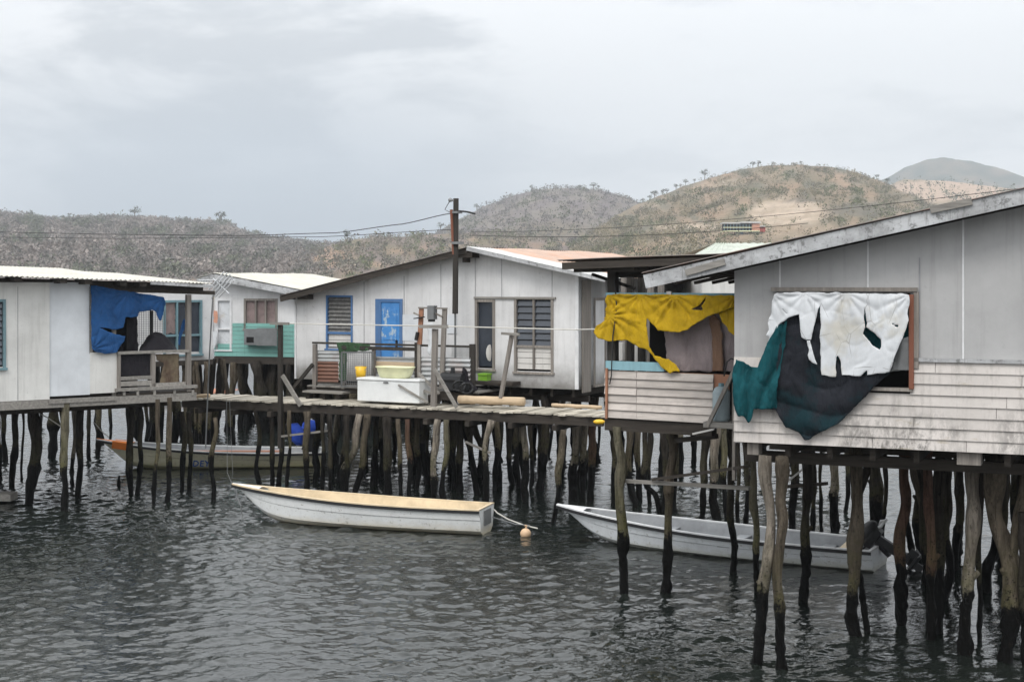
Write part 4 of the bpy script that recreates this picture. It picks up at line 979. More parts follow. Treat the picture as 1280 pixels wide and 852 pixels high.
# blue tarp
blue = [(114, 357), (125, 358), (160, 364), (205, 371), (207, 378), (205, 392), (201, 400), (198, 400), (195, 390), (191, 387), (182, 389), (174, 390), (172, 395), (164, 397), (157, 396), (156, 402), (154, 410), (146, 412), (138, 411), (122, 409), (137, 415), (148, 418), (156, 420), (155, 427), (149, 433), (146, 441), (134, 442), (120, 439), (115, 436), (114, 400)]
mb = cloth(LF, blue, cell=.022, o=.09, amp=.035, seed=1.7, folds=(3, 9, .25), nails=[(114, 358), (160, 365), (205, 372), (116, 437)]); solid(solo('blue_tarpaulin', mb, m_tblue, 'torn blue tarpaulin nailed over the porch of the left house', 'tarpaulin', smooth=True))
mb = cloth(LF, [(229, 400), (232, 398), (231, 412), (227, 420), (225, 432), (223, 430), (224, 415)], cell=.02, o=-.2, amp=.03, seed=2); solid(solo('blue_scrap', mb, m_tblue, 'small blue tarp scrap hanging by the porch corner post', 'tarpaulin scrap', smooth=True))
# shade cloth mound over the rail
mb = MB()
c = LF.P(193, 437, -.35)
for i in range(15):
    for j in range(33):
        a = j/32; b = i/14; x = 174+48*a; hgt = math.sin(math.pi*a)**.7*(1-.25*(a-.35)**2*4); yy = 439-24*hgt*math.sin(math.pi*min(1, b*1.1)/1.1*.62)
        q = LF.P(x, yy, -.05-.6*b); q += Vector((0, 0, .05*mn.noise(q*5))); mb.v.append(q)
for i in range(14):
    for j in range(32): a = i*33+j; mb.face((a, a+1, a+34, a+33))
solid(solo('shade_cloth_bundle', mb, m_tblack, 'heap of black shade cloth piled on the porch rail of the left house', 'cloth', smooth=True), .01)
mb = cloth(LF, [(148, 441), (190, 441), (190, 470), (148, 470)], cell=.03, o=-.06, amp=.02, seed=5); solid(solo('black_mesh', mb, m_tblack, 'black mesh stretched behind the porch rail beside the half wall', 'mesh', smooth=True))
mb = cloth(LF, [(194, 442), (224, 442), (224, 480), (200, 480), (201, 468), (205, 455), (196, 450)], cell=.03, o=-.05, amp=.03, seed=6); solid(solo('brown_sacking', mb, m_sack, 'brown sacking hung below the porch rail near the corner post', 'sacking', smooth=True))
mb = cloth(LF, [(158, 394), (171, 391), (173, 440), (150, 440), (148, 430), (157, 425)], cell=.04, o=-.45, amp=.04, seed=16); solid(solo('dark_curtain', mb, m_tblack, 'dark curtain hanging inside the left porch beside the blue tarp', 'curtain', smooth=True))
# yagi antenna
an = thing('television_antenna', 'bright comb shaped television antenna on a thin leaning mast', 'antenna', pt(258, 522, 36.5))
mb = MB(); mb.tube([pt(257, 560, 36.5), pt(262, 440, 36.5), pt(266, 372, 36.5)], .018, 6); part('mast', mb, m_steel, an)
mb = MB(); A = pt(264.5, 373, 36.5); B = pt(287, 344, 36.3); mb.bar(A, B, .03); part('boom', mb, m_alu, an)
mb = MB()
for k in range(5):
    e = (k-2)*4.0; sh_ = (2-abs(k-2))*1.7; mb.tube([pt(265-e*.78-sh_*.6+2, 369-e*.62+sh_*.7-2, 36.4), pt(284-e*.78+sh_*.6+2, 347-e*.62-sh_*.7-2, 36.2)], .019, 6)
mb.tube([pt(266, 348, 36.35), pt(286, 367, 36.3)], .02, 5)
part('element', mb, m_alu, an)
mb = MB()
for k in range(9): x = 249+k*2; mb.tube([pt(x, 350, 36.6), pt(x, 359, 36.6)], .008, 4)
for y in (350, 353, 356, 359): mb.tube([pt(248.5, y, 36.58), pt(266, y, 36.58)], .01, 4)
part('reflector', mb, m_alu, an)
for i, (x, w) in enumerate(((148.5, 4), )):
    mb = MB(); Y = yat(608); mb.tube([pt(x-1, 622, Y), pt(x, 600, Y), pt(x+1, 594, Y)], [.06, .055, .03], 7, lump=.3); solo('stump', mb, m_pd, 'black rotten stump poking from the water near the orange bow', 'stump')
mb = MB(); Y = yat(628); mb.bar(pt(-40, 619, Y), pt(17.5, 620, Y), .5, .17); solo('floating_beam', mb, m_grwood, 'grey squared beam lying low over the water at the left edge', 'beam')

# ================================================================== TURQUOISE HOUSE
TH = thing('stilt_house', 'white house with turquoise lower boards behind the boardwalk', 'house', TF.W(2.5, 0, -4))
tz0 = TF.hit(330, 446)[1]; tL = TF.L+.6; ts0 = 0
r0_ = TF.hit(246, 347.5, .5); ra = TF.hit(266, 341, .5); r1_ = TF.hit(400, 366, .5)
tw = [(0, TF.hit(268, 350)[1]), (tL, TF.hit(395, 368)[1])]
wops = [op(TF, 270, 373, 290, 437), op(TF, 305, 373, 347, 411)]
zmid = TF.hit(330, 404)[1]
mb = MB(); wall(mb, TF, tw, tz0, wops); part('wall', mb, m_white, TH)
mb = MB(); z = tz0
def hb(x0, x1): return TF.hit(x0, 430, .03)[0], TF.hit(x1, 430, .03)[0]
while z < zmid-.02:
    h_ = min(.15, zmid-z)
    for a, b in ((hb(290.5, 306) if z > TF.hit(330, 432)[1] else hb(268, 306)), (hb(306, 366)), hb(366, 374)):
        if a < 0: a = 0
        TF.box(mb, a, b-.005, z+.012, z+h_, .004, .03); 
    z += .15
part('turquoise_board', mb, m_turq, TH)
window(TH, TF, 270, 373, 290, 437, m_joint, fw=.08, nl=0, back=m_twhite, mid=411, name='door_window')
window(TH, TF, 305, 373, 347, 411, m_grwoodv, fw=.08, cols=3, nl=0, back=m_curt, name='curtained_window')
mb = MB(); TF.pb(mb, 305, 411, 324, 431, .04, .3); TF.pb(mb, 321, 410, 346, 432, .3, .34); part('shutter_box', mb, m_steel, TH)
mb = MB(); TF.pb(mb, 308, 421, 317, 428, .301, .31); part('shutter_hole', mb, m_dark, TH)
mb = MB(); roof(mb, TF, r0_, ra, .5, -8.5); roof(mb, TF, ra, r1_, .5, -8.5); part('roof', mb, m_roofc, TH)
mb = MB(); up = Vector((TF.n.x, TF.n.y, 0)); W = TF.W
mb.bar(W(ra[0], ra[1]-.15, .46), W(r1_[0], r1_[1]-.15, .46), .22, .03, up); mb.bar(W(r0_[0], r0_[1]-.12, .46), W(ra[0], ra[1]-.12, .46), .18, .03, up); part('fascia', mb, m_fascia, TH)
mb = MB(); TF.box(mb, 0, tL, tz0-.25, tz0-.01, -8, .02); part('floor', mb, m_dkwood, TH)
mb = MB(); back_box(mb, TF, 0, tL, tz0, lambda s: tw[0][1] if s < 1 else tw[1][1], 8); mb.quad(W(0, tz0, -8), W(tL, tz0, -8), W(tL, tw[1][1], -8), W(0, tw[0][1], -8)); part('side_wall', mb, m_white, TH)
house_stilts(TH, TF, .2, tL+2, -.2, -9.5, .72, 1.15, tz0-.2, rr=(.12, .2), ms='dddddb')
mb = cloth(TF, [(267, 388), (272, 388), (272, 404), (267, 404)], cell=.05, o=.15, amp=.02); solid(solo('orange_cloth', mb, m_salm, 'small orange cloth hanging in the gap beside the white door window', 'cloth'))
mb = cloth(TF, [(266, 414), (272, 412), (271, 430), (267, 436), (265, 428)], cell=.05, o=.15, amp=.04); solid(solo('white_cloth', mb, m_twhite, 'small white cloth bundle hanging at the corner of the turquoise house', 'cloth'))

# ================================================================== GREEN ROOF HOUSE (behind the porch)
GF = Fr(855, 38, 1010, 38)
GH = thing('stilt_house', 'partly hidden house with pale green roof rising behind the porch', 'house', GF.W(2, 0, -3))
a = GF.hit(863, 320); b = GF.hit(905, 318.5); W = GF.W
mb = MB(); ap = GF.hit(933, 303.5, -2.5)
p = [W(a[0], 5.98, .3), W(GF.L+2, 5.98, .3)]
# two slopes with the ridge parallel to the front
N = 60
for sgn in (0, 1):
    base = len(mb.v)
    for i in range(N+1):
        s = a[0]+(GF.L+1.5-a[0])*i/N; w = .015*math.sin(i*2.1)
        mb.v.append(W(s, 6.04+w, .3 if sgn == 0 else -5.7)); mb.v.append(W(s if s > ap[0]-.4 else ap[0]-.4+(s-ap[0]+.4)*.3, ap[1]+w, -2.7))
    for i in range(N): k = base+2*i; mb.face((k, k+1, k+3, k+2))
part('roof', mb, m_roofg, GH)
mb = MB(); wall(mb, GF, [(a[0]+.3, 5.95), (GF.L+1, 5.95)], 2.7, (), .1); GF.box(mb, a[0]+.3, a[0]+.4, 2.7, 5.95, -5.4, -.1); GF.box(mb, a[0]+.3, GF.L+1, 2.6, 2.7, -5.4, 0); GF.box(mb, a[0]+.3, GF.L+1, 2.7, 5.95, -5.5, -5.4); part('wall', mb, m_whiteL, GH)
window(GH, GF, 880, 370, 910, 420, m_grwoodv, nl=6, name='louvre_window')
house_stilts(GH, GF, 0, GF.L+1, -.3, -5, 1.3, 1.6, 2.6, ms='ddb')

# ================================================================== RIGHT HOUSE
RH = thing('stilt_house', 'large grey gable house with stained whitewashed boards at the right', 'house', RF.W(5, 0, -4))
sR = RF.hit(1500, 500)[0]; zs = RF.hit(1210, 453)[1]; OV = .5
f0 = RF.hit(806, 352, OV); f1 = RF.hit(1280, 245.5, OV); sl = (f1[1]-f0[1])/(f1[0]-f0[0]); ridge = RF.hit(1400, 400, OV)[0]
zroof = lambda s: f0[1]+sl*(s-f0[0]) if s < ridge else f0[1]+sl*(ridge-f0[0])-sl*(s-ridge)
wo = op(RF, 968, 364, 1140, 487)
mb = MB(); wall(mb, RF, [(0, zroof(0)-.1), (ridge, zroof(ridge)-.1), (sR, zroof(sR)-.1)], zs, [(wo[0], wo[1], zs-.001, wo[3])])
mb.mi = 1
for px, y0, y1 in ((975, 340, 361), (1085, 300, 361), (1204, 262, 452)): 
    s_ = RF.hit(px, 400)[0]; RF.box(mb, s_-.012, s_+.012, RF.hit(px, y1)[1], zroof(s_)-.1, .002, .009)
mb.mi = 2; s_ = RF.hit(1149.5, 400)[0]; RF.box(mb, s_-.01, s_+.01, RF.hit(1149, 450)[1], RF.hit(1149, 322)[1], .002, .006)
part('upper_wall', mb, [m_greyR, m_joint, m_jointd], RH)
mb = MB(); k = 0; nb = 8; bh = (zs-ZR)/nb; rnd = random.Random(3)
wz0 = RF.hit(1060, 488)[1]
for k in range(nb):
    z = ZR+k*bh; cuts = [0]+sorted(rnd.uniform(1, sR-1) for _ in range(2))+[sR]
    if k == 2: cuts = [0, RF.hit(1143, 520)[0], sR]
    for a, b in zip(cuts, cuts[1:]):
        segs = [(a, b)]
        if z+bh > wz0:
            segs = [(a, min(b, wo[0])), (max(a, wo[1]), b)]
        for p, q in segs:
            if q-p < .05: continue
            W = RF.W; e = rnd.uniform(-.003, .003)
            mb.hexa([W(p, z+.002, .045+e), W(q-.006, z+.002, .045+e), W(q-.006, z+.002, -.03), W(p, z+.002, -.03), W(p, z+bh+.008, .018+e), W(q-.006, z+bh+.008, .018+e), W(q-.006, z+bh+.008, -.03), W(p, z+bh+.008, -.03)])
part('lower_board', mb, m_side, RH)
mb = MB(); RF.box(mb, RF.hit(1143, 452)[0], sR, zs+.0, zs+.05, .012, .06); part('sill_strip', mb, m_fascia, RH)
mb = MB(); RF.box(mb, 0, .10, ZR-.02, zs+.02, -.09, -.035); mb.quad(RF.W(0, ZR, -.03), RF.W(0, zroof(0)-.1, -.03), RF.W(0, zroof(0)-.1, -9), RF.W(0, ZR, -9)); mb.poly([RF.W(0, ZR, -9), RF.W(sR, ZR, -9), RF.W(sR, zroof(sR)-.05, -9), RF.W(ridge, zroof(ridge)-.05, -9), RF.W(0, zroof(0)-.05, -9)]); part('side_wall', mb, m_greyR, RH)
mb = MB(); RF.box(mb, .15, 7, ZR+.08, 5.3, -2.6, -2.5); part('inner_shade_wall', mb, m_dark, RH)  # room shade behind the window, put into the panel's colour
floor_parts(RH, RF, 0, sR, -.05, -9, ZR-.02, .18)
# window frame
s0, s1, z0, z1 = RF.rc(965, 360, 1149, 489)
mb = MB(); RF.box(mb, s0, s1-.02, z1-.045, z1+.01, .012, .075); RF.box(mb, s1-.07, s1, z0+.35, z1-.05, .012, .06); RF.pb(mb, 1076, 484.5, 1141, 488.5, -.08, .07)
wf = part('window_frame', mb, m_grwoodv, RH)
mb = MB(); RF.pb(mb, 1136, 368, 1142, 486, -.09, .09); part('jamb', mb, m_redbr, wf)
# roof
W = RF.W; up = Vector((RF.n.x, RF.n.y, 0))
mb = MB(); mb.bar(W(f0[0], f0[1], OV), W(ridge, zroof(ridge), OV), .20, .035, up); mb.bar(W(ridge, zroof(ridge), OV), W(sR, zroof(sR), OV), .20, .035, up)
fa = part('fascia', mb, m_fascia, RH)
mb = MB(); RF.pbar(mb, 1163, 262.5, 1215, 251.5, 8.5, OV+.04, .03); part('patch_board', mb, m_grwood, fa); mb = MB(); RF.pbar(mb, 857, 341, 906, 327, 8, OV+.04, .03); part('patch_board', mb, m_grwood, fa)
mb = MB(); roof(mb, RF, (f0[0]-.04, f0[1]+.115), (ridge, zroof(ridge)+.115), OV+.05, -9.2); roof(mb, RF, (ridge, zroof(ridge)+.115), (sR, zroof(sR)+.115), OV+.05, -9.2); part('roof', mb, m_roofd, RH)
mb = MB(); o = OV-.3
while o > -9: mb.bar(W(f0[0]+.05, f0[1]-.02, o), W(ridge, zroof(ridge)-.02, o), .14, .05); o -= 1.1
for k in range(12):
    s_ = f0[0]+.1+k*.9
    if s_ < ridge: RF.box(mb, s_, s_+.06, zroof(s_)+.045, zroof(s_)+.095, -9, OV-.05)
part('rafter', mb, m_dkwood, RH)
TRr = [([(941,560),(942,621),(943,646),(945,681),(946,740)],10,'o',24.6),([(956,552),(956,600),(962,642),(959,688),(953,751),(947,793),(946,830)],17,'p',0),([(975,552),(976,624),(983,656),(972,716),(976,769),(978,835)],16,'b',0),
([(1008,560),(1008,640),(1007,700),(1005,752)],14,'d',0),([(1017,560),(1016,640),(1015,690)],8,'d',0),([(1066,555),(1073,628),(1067,688),(1067,737),(1070,795)],19,'b',0),([(1070,700),(1077,740),(1083,790)],9,'d',0),([(1128,555),(1133,621),(1126,674),(1127,782)],17,'r',0),
([(1160,560),(1163,640),(1163,800)],14,'r',0),([(1177,560),(1174,680),(1173,790)],17,'d',0),([(1217,578),(1215,656),(1209,765),(1208,818)],19,'p',0),([(1228,572),(1225,660),(1224,800)],9,'d',0),
([(1236,560),(1247,639),(1261,692),(1259,756),(1256,826)],23,'b',0),([(1287,570),(1276,640),(1264,700),(1262,740)],17,'b',yat(826)),([(1277,640),(1280,740),(1282,830)],12,'d',0),
([(1043,555),(1044,593),(1041,625),(1043,665)],13,'p',0),([(1027,555),(1026,610),(1027,664)],6,'d',0),([(990,555),(992,620),(991,662)],13,'d',0),([(1094,555),(1098,620),(1099,680)],16,'d',0),([(1088,555),(1090,620),(1090,670)],8,'d',0),
([(1103,560),(1108,620),(1104,690)],7,'d',0),([(1192,560),(1199,620),(1198,700)],11,'o',0),([(1243,560),(1250,600),(1246,690)],9,'b',0),([(1270,560),(1268,620),(1269,700)],12,'d',0),([(924,555),(922,600),(924,668)],7,'d',0),([(932,555),(933,610),(931,672)],8,'d',0),([(1060,555),(1059,640)],7,'d',0),([(1150,560),(1147,640),(1150,700)],12,'d',0)]
for pts, w, k, Y in TRr: stilt(RH, pts, w, Y=Y or yat(pts[-1][1]), m=k, ztop=ZR-.12 if pts[0][1] <= 582 and pts[0][0] not in (1070, 1277, 1287, 1217) else None, foot=pts[-1][0] != 1262)
mb = MB(); RF.pb(mb, 1196, 566, 1226, 581, -.35, -.05); part('pile_cap', mb, m_grwoodv, RH); mb = MB(); RF.pb(mb, 934, 553, 948, 568, -.3, -.06); part('pile_cap', mb, m_grwoodv, RH)
house_stilts(RH, RF, 1.0, sR, -3.4, -8.8, 1.2, 1.3, ZR-.2, rr=(.06, .10), ms='dddbd', skip=lambda p: 1075 < 640+F*p.x/p.y < 1128 and p.y < 28.5)
mb = MB()
mb.bar(pt(778, 600.5, 24.6), pt(937, 610, 23.6), .13, .05); part('brace', mb, m_grwood, RH)
mb = MB(); mb.bar(pt(817, 599, 24.3), pt(932, 583, 22.8), .11, .05); part('brace', mb, m_dkwood, RH)
mb = MB(); mb.bar(pt(980, 608, 24.2), pt(1034, 604, 23.8), .1, .05); part('brace', mb, m_dkwood, RH)
mb = MB(); mb.bar(pt(980, 605, 24.5), pt(1036, 560, 24.2), .05, .03); part('brace', mb, m_panel, RH)

# --- teal / charcoal nets and white sheet
C6 = lambda L_: [(900+x/4.058, 350+y/4.058) for x, y in L_]
tealb = C6([(420, 80), (960, 90), (960, 380), (800, 480), (430, 480)])
mb = cloth(RF, tealb, cell=.03, o=-.03, amp=.02, seed=9); solid(solo('teal_net', mb, m_tteal, 'teal net sheet stretched inside the window opening behind the white sheet', 'net', smooth=True))
char = C6([(395, 175), (410, 260), (440, 300), (462, 300), (505, 125), (512, 440), (590, 470), (600, 365), (618, 475), (700, 480), (870, 466), (830, 500), (780, 545), (740, 585), (700, 625), (650, 680), (600, 730), (560, 745), (500, 775), (455, 808), (430, 812), (400, 775), (375, 760), (335, 750), (310, 700), (285, 655), (230, 655), (260, 560), (290, 480), (280, 300), (300, 228), (345, 190)])
cx_, cz_ = RF.hit(1030, 455, .1)
def sag(x, z, v): r_ = math.hypot((x-cx_)*.75, z-cz_); return (1.3*(abs(math.sin(r_*9.5+1.6*mn.noise(v*.9)))**.6-.6)*2)*min(1, r_*1.3)*(.6+.6*mn.noise(v*1.7))
mb = cloth(RF, char, cell=.022, o=.15, amp=.045, seed=5.3, folds=sag); solid(solo('charcoal_net', mb, m_tchar, 'dark charcoal net sagging out of the window over the boards', 'net', smooth=True))
teal = C6([(290, 232), (340, 200), (330, 330), (300, 480), (285, 650), (230, 655), (175, 652), (165, 700), (148, 720), (128, 712), (120, 690), (90, 690), (70, 650), (62, 590), (68, 510), (62, 470), (80, 400), (120, 415), (150, 440), (190, 440), (215, 380), (240, 320)])
tx_, tz_ = RF.hit(934, 533, .1)
def dr_(x, z, v): a_ = math.atan2(x-tx_, abs(z-tz_)+.35); return 2.2*(abs(math.sin(a_*10+1.2*mn.noise(v)))**.6-.6)
mb = cloth(RF, teal, cell=.02, o=.20, amp=.05, seed=7.1, folds=dr_); solid(solo('teal_net', mb, m_tteal, 'teal net bunched at the corner of the grey house hanging to a point', 'net', smooth=True))
white = C6([(290, 65), (420, 62), (700, 66), (960, 72), (962, 100), (952, 150), (958, 210), (925, 290), (890, 380), (860, 465), (800, 475), (750, 482), (745, 455), (712, 487), (618, 482), (612, 430), (600, 380), (588, 400), (585, 490), (515, 485), (511, 440), (508, 125), (495, 165), (460, 302), (438, 303), (412, 290), (408, 250), (402, 176), (380, 180), (340, 192), (300, 225), (272, 280), (242, 345), (234, 330), (250, 290), (234, 280), (247, 255), (241, 215), (256, 180), (262, 110), (272, 75)])
hol = [C6([(735, 235), (775, 262), (817, 302), (813, 355), (775, 332), (724, 270)]), C6([(732, 135), (738, 170), (746, 228), (736, 240), (731, 190)]), C6([(858, 212), (895, 228), (930, 232), (895, 238)]), C6([(900, 405), (904, 430), (902, 462), (896, 440)]), C6([(312, 138), (345, 172), (338, 172), (316, 150)])]
mb = cloth(RF, white, hol, cell=.018, o=.21, amp=.024, seed=3.1, nails=C6([(262, 66), (430, 62), (640, 62), (960, 72)])); ws = solid(solo('white_sheet', mb, m_twhite, 'torn white plastic sheet nailed across the big window', 'sheet', smooth=True))
mb = cloth(RF, C6([(442, 308), (458, 306), (466, 340), (470, 370), (492, 428), (470, 420), (452, 405), (444, 380), (450, 350)]), cell=.015, o=.25, amp=.03, seed=8); solid(solo('white_shred', mb, m_twhite, 'narrow white shred dangling over the charcoal net', 'plastic shred', smooth=True))
mb = cloth(RF, C6([(925, 292), (960, 280), (962, 458), (900, 460), (862, 466), (890, 380)]), cell=.02, o=.06, amp=.02, seed=11, folds=(30, 0, .4)); solid(solo('grey_cloth', mb, m_tgrey if False else m_steel, 'grey cloth strip showing beside the red brown window jamb', 'cloth', smooth=True))

# ================================================================== YELLOW PORCH
YP = thing('porch', 'whitewashed board porch with dark flat roof and turquoise rail', 'porch', PF.W(1.2, 0, -1))
pe = PF.hit(911, 500)[0]
mb = MB(); z = ZP; top = PF.hit(800, 464)[1]; nb = 6; bh = (top-ZP)/nb; rnd = random.Random(8)
sx = PF.hit(797, 500)[0]; sq = PF.hit(893, 500)[0]
for k in range(nb+0):
    z = ZP+k*bh
    for a, b in ((0.0, sx), (sx, sq if k > 0 and k < 6 else sq)):
        W = PF.W; e = rnd.uniform(-.006, .006)
        mb.hexa([W(a, z+.004, .05+e), W(b-.008, z+.004, .05+e), W(b-.008, z+.004, .0), W(a, z+.004, .0), W(a, z+bh-.006, .018+e), W(b-.008, z+bh-.006, .018+e), W(b-.008, z+bh-.006, .0), W(a, z+bh-.006, .0)])
part('front_board', mb, m_sideP, YP)
mb = MB(); PF.box(mb, 0, pe, ZP, top, -.03, -.005); part('board_backing', mb, m_orange, YP)
mb = MB(); PF.pb(mb, 757, 452, 830, 463, -.02, .04); part('turquoise_rail', mb, m_turqR, YP); mb = MB(); PF.pb(mb, 757, 366, 925, 370, -.03, .03); part('turquoise_rail', mb, m_turqR, YP)
mb = MB(); PF.pbar(mb, 758.5, 460, 758, 523, 3, .07, .03); part('corner_strip', mb, m_orange, YP)
for x0, x1, y0, o in ((759, 769, 336, -.04), (783, 789, 338, -1.6), (797, 803, 338, -1.5)):
    mb = MB(); s0, s1, _, z1 = PF.rc(x0, y0, x1, 450, o); PF.box(mb, s0, s1, ZP, z1, o-.14, o); part('post', mb, m_dkwoodv, YP)
for x, y1, o in ((776, 0, -2.4), (809, 0, -2.6), (822, 0, -2.2)):
    mb = MB(); s0, s1, _, z1 = PF.rc(x, 350, x+5, 450, o); PF.box(mb, s0, s1, ZP, z1+.3, o-.12, o); part('post', mb, m_grwoodv, YP)
mb = MB(); s0, s1, _, z1 = PF.rc(812, 372, 838, 462, -1.0); PF.box(mb, s0, s1, ZP+.06, z1, -1.1, -1.0); s0 = PF.hit(832, 400, -.9)[0]; PF.box(mb, s1, 3.4, ZP+.06, z1, -1.0, -.9); part('inner_shade_wall', mb, m_dark, YP)  # near-black panel painted in place of the shaded doorway
mb = MB(); s0, s1, z0, z1 = PF.rc(788, 425, 800, 452, -2.5); PF.box(mb, s0, s1, ZP+.06, z1, -2.6, -2.5); PF.pb(mb, 770, 428, 778, 450, -2.4, -2.3); part('white_partition', mb, m_panel, YP)
mb = MB(); PF.box(mb, 0, 3.5, ZP-.02, ZP+.04, -3, -.02); part('floor', mb, m_under, YP)
mb = MB(); PF.box(mb, -.02, pe-.3, ZP-.22, ZP-.025, -.2, .0); PF.box(mb, -.02, 3, ZP-.22, ZP-.025, -3, -2.8); part('bearer', mb, m_dkwood, YP)
# porch roof
W = PF.W; ro = .55; a = PF.hit(695, 326, ro); b = PF.hit(905, 316.5, ro)
mb = MB(); roof(mb, PF, a, (b[0]+.6, b[1]+.02), ro, -1.2, step=.05); 
base = len(mb.v)
part('roof', mb, m_roofd, YP)
mb = MB(); c0 = PF.hit(718, 336, .25); c1 = PF.hit(812, 335, .25); mb.bar(W(c0[0], c0[1], .25), W(c1[0], c1[1], .25), .12, .06, Vector((PF.n.x, PF.n.y, 0)))
mb.bar(W(a[0]+.1, a[1]-.09, .5), W(b[0]+.3, b[1]-.10, .5), .12, .04, Vector((PF.n.x, PF.n.y, 0)))
for k in range(6): PF.box(mb, .1+k*.6, .17+k*.6, a[1]-.16, a[1]-.04, -1.2, .45)
for o in (-.35, -1.15): mb.bar(W(.0, a[1]-.22, o), W(3.3, b[1]-.26, o), .14, .07, Vector((PF.n.x, PF.n.y, 0)))
part('roof_beam', mb, m_dkwood, YP)
mb = MB(); mb.bar(W(PF.hit(787, 360, -1)[0], 5.25, -1.2), W(PF.hit(770, 345, -1)[0], 5.5, -.1), .05); part('knee_brace', mb, m_dkwoodv, YP)
mb = MB(); PF.pb(mb, 833, 364, 839, 372, .035, .06); part('tag', mb, m_panel, YP)
TP = [([(773,530),(774,577),(773,599),(778,641),(779,742)],13.5,'o',0),([(842,535),(841,570),(837,606),(836,645),(833,740)],13.5,'b',0),([(914,537),(915,570),(913,613),(911,645),(918,683),(919,716)],11,'d',0),
([(785,533),(786,594),(794,634)],11,'b',0),([(797,540),(798,590),(800,625)],9,'b',0),([(807,535),(806,594),(820,617),(824,641)],10,'d',0),([(824,535),(833,582),(829,641)],9,'d',0),([(851,530),(851,560),(850,592)],8,'p',0),([(862,530),(867,559),(868,580)],8,'d',0),
([(884,535),(880,590),(878,648)],11,'d',0),([(898,535),(892,594),(897,648)],14,'p',0),([(813,535),(812,590),(813,630)],8,'d',0),([(770,535),(768,590),(767,632)],5,'b',0),([(907,540),(906,600),(908,650)],8,'o',0),([(840,535),(845,580),(844,640)],8,'d',0)]
for pts, w, k, Y in TP: stilt(YP, pts, w, Y=Y or yat(pts[-1][1]), m=k, ztop=ZP-.15)
mb = MB(); mb.bar(PF.P(846, 550, -.3), PF.P(896, 545, -.3), .14, .08); part('cross_beam', mb, m_dkwood, YP)
mb = MB(); mb.bar(PF.P(866, 542, .1), PF.P(893, 536, .1), .04, .03); part('thin_batten', mb, m_panel, YP)
# step shelf + tank + pipes at the right end
sh = thing('wash_shelf', 'small grey timber shelf bracketed at the corner of the grey house', 'shelf', PF.P(900, 530, .3))
mb = MB(); PF.pb(mb, 879, 528, 920, 535, .06, .5); part('top', mb, m_grwood, sh)
mb = MB(); PF.pb(mb, 915, 478, 918.5, 600, .35, .42); part('post', mb, m_grwoodv, sh)
mb = MB(); PF.pbar(mb, 918, 462, 884, 533, 4.5, .5, .05); part('brace', mb, m_grwoodv, sh)
s_, z_ = PF.hit(901, 526.5, .3); c = PF.W(s_, z_+.005, .28); mb = MB(); zz = PF.hit(901, 483, .3)[1]-z_
mb.tube([c, c+Vector((0, 0, .04)), c+Vector((0, 0, zz*.82)), c+Vector((0, 0, zz*.95)), c+Vector((0, 0, zz))], [.13, .145, .145, .11, .05], 16)
tk = thing('plastic_drum', 'blue grey plastic drum on the timber shelf beside the teal net', 'drum', c); part('body', mb, m_tankp, tk, smooth=True)
mb = MB(); mb.tube([c+Vector((0, 0, zz)), c+Vector((0, 0, zz+.05))], .045, 10); part('cap', mb, m_bframe, tk)
# mauve curtain, yellow tarp
mb = cloth(PF, [(826, 376), (925, 376), (925, 464), (834, 464)], cell=.03, o=-.22, amp=.03, seed=2.2, folds=(13, 2.5, .9)); solid(solo('mauve_curtain', mb, m_tgrey, 'mauve grey curtain hanging inside the porch behind the yellow tarpaulin', 'curtain', smooth=True))
mb = cloth(PF, [(886, 398), (893, 392), (899, 400), (903, 420), (904, 464), (890, 464), (889, 430)], cell=.03, o=-.13, amp=.02, seed=2.6, folds=(9, 0, .7)); solid(solo('brown_strip', mb, m_tbrown, 'brown cloth strip hanging over the mauve curtain', 'cloth', smooth=True))
C5 = lambda L_: [(740+x/5.01, 300+y/5.01) for x, y in L_]
yel = C5([(95, 340), (170, 337), (480, 343), (895, 348), (905, 350), (905, 415), (860, 428), (800, 455), (760, 462), (720, 480), (680, 500), (640, 530), (600, 560), (545, 577), (480, 570), (415, 567), (400, 545), (350, 488), (343, 500), (350, 620), (362, 670), (385, 722), (430, 735), (480, 745), (520, 775), (552, 825), (510, 822), (490, 836), (455, 810), (430, 790), (370, 720), (330, 680), (290, 668), (250, 648), (215, 628), (200, 625), (150, 632), (90, 630), (40, 612), (5, 580), (28, 540), (60, 520), (80, 500), (88, 440), (88, 390)])
yh = [C5([(717, 358), (700, 395), (685, 415), (690, 438), (640, 440), (622, 430), (660, 418), (678, 405), (700, 370)]), C5([(100, 345), (112, 345), (116, 480), (102, 485)])]
mb = cloth(PF, yel, yh[:1], cell=.02, o=.10, amp=.045, seed=6.1, folds=(3, 8, .2), nails=C5([(98, 340), (300, 338), (520, 343), (895, 350), (110, 470)])); solid(solo('yellow_tarpaulin', mb, m_tyel, 'torn yellow tarpaulin draped across the porch front', 'tarpaulin', smooth=True))
mb = cloth(PF, C5([(790, 458), (850, 435), (900, 420), (905, 600), (850, 570), (820, 510)]), cell=.02, o=.04, amp=.03, seed=6.9); solid(solo('yellow_flap', mb, m_tyel, 'small yellow tarpaulin flap hanging at the grey house corner', 'tarpaulin', smooth=True))
p = pt(749, 527, 32.5); mb = MB(); mb.ell(p, (.14, .1, .06)); solo('yellow_float', mb, m_yel, 'yellow float tied under the boardwalk end by the porch', 'float', smooth=True)
mb = MB(); PF.pbar(mb, 762, 408, 768, 392, .8, .2, .02); wire([PF.P(768, 350, .05), PF.P(771, 385, .1), PF.P(766, 420, .12), PF.P(764, 470, .12), PF.P(762, 480, .1)], .012, 'black hose dangling down the dark porch post', name='hose_wire')
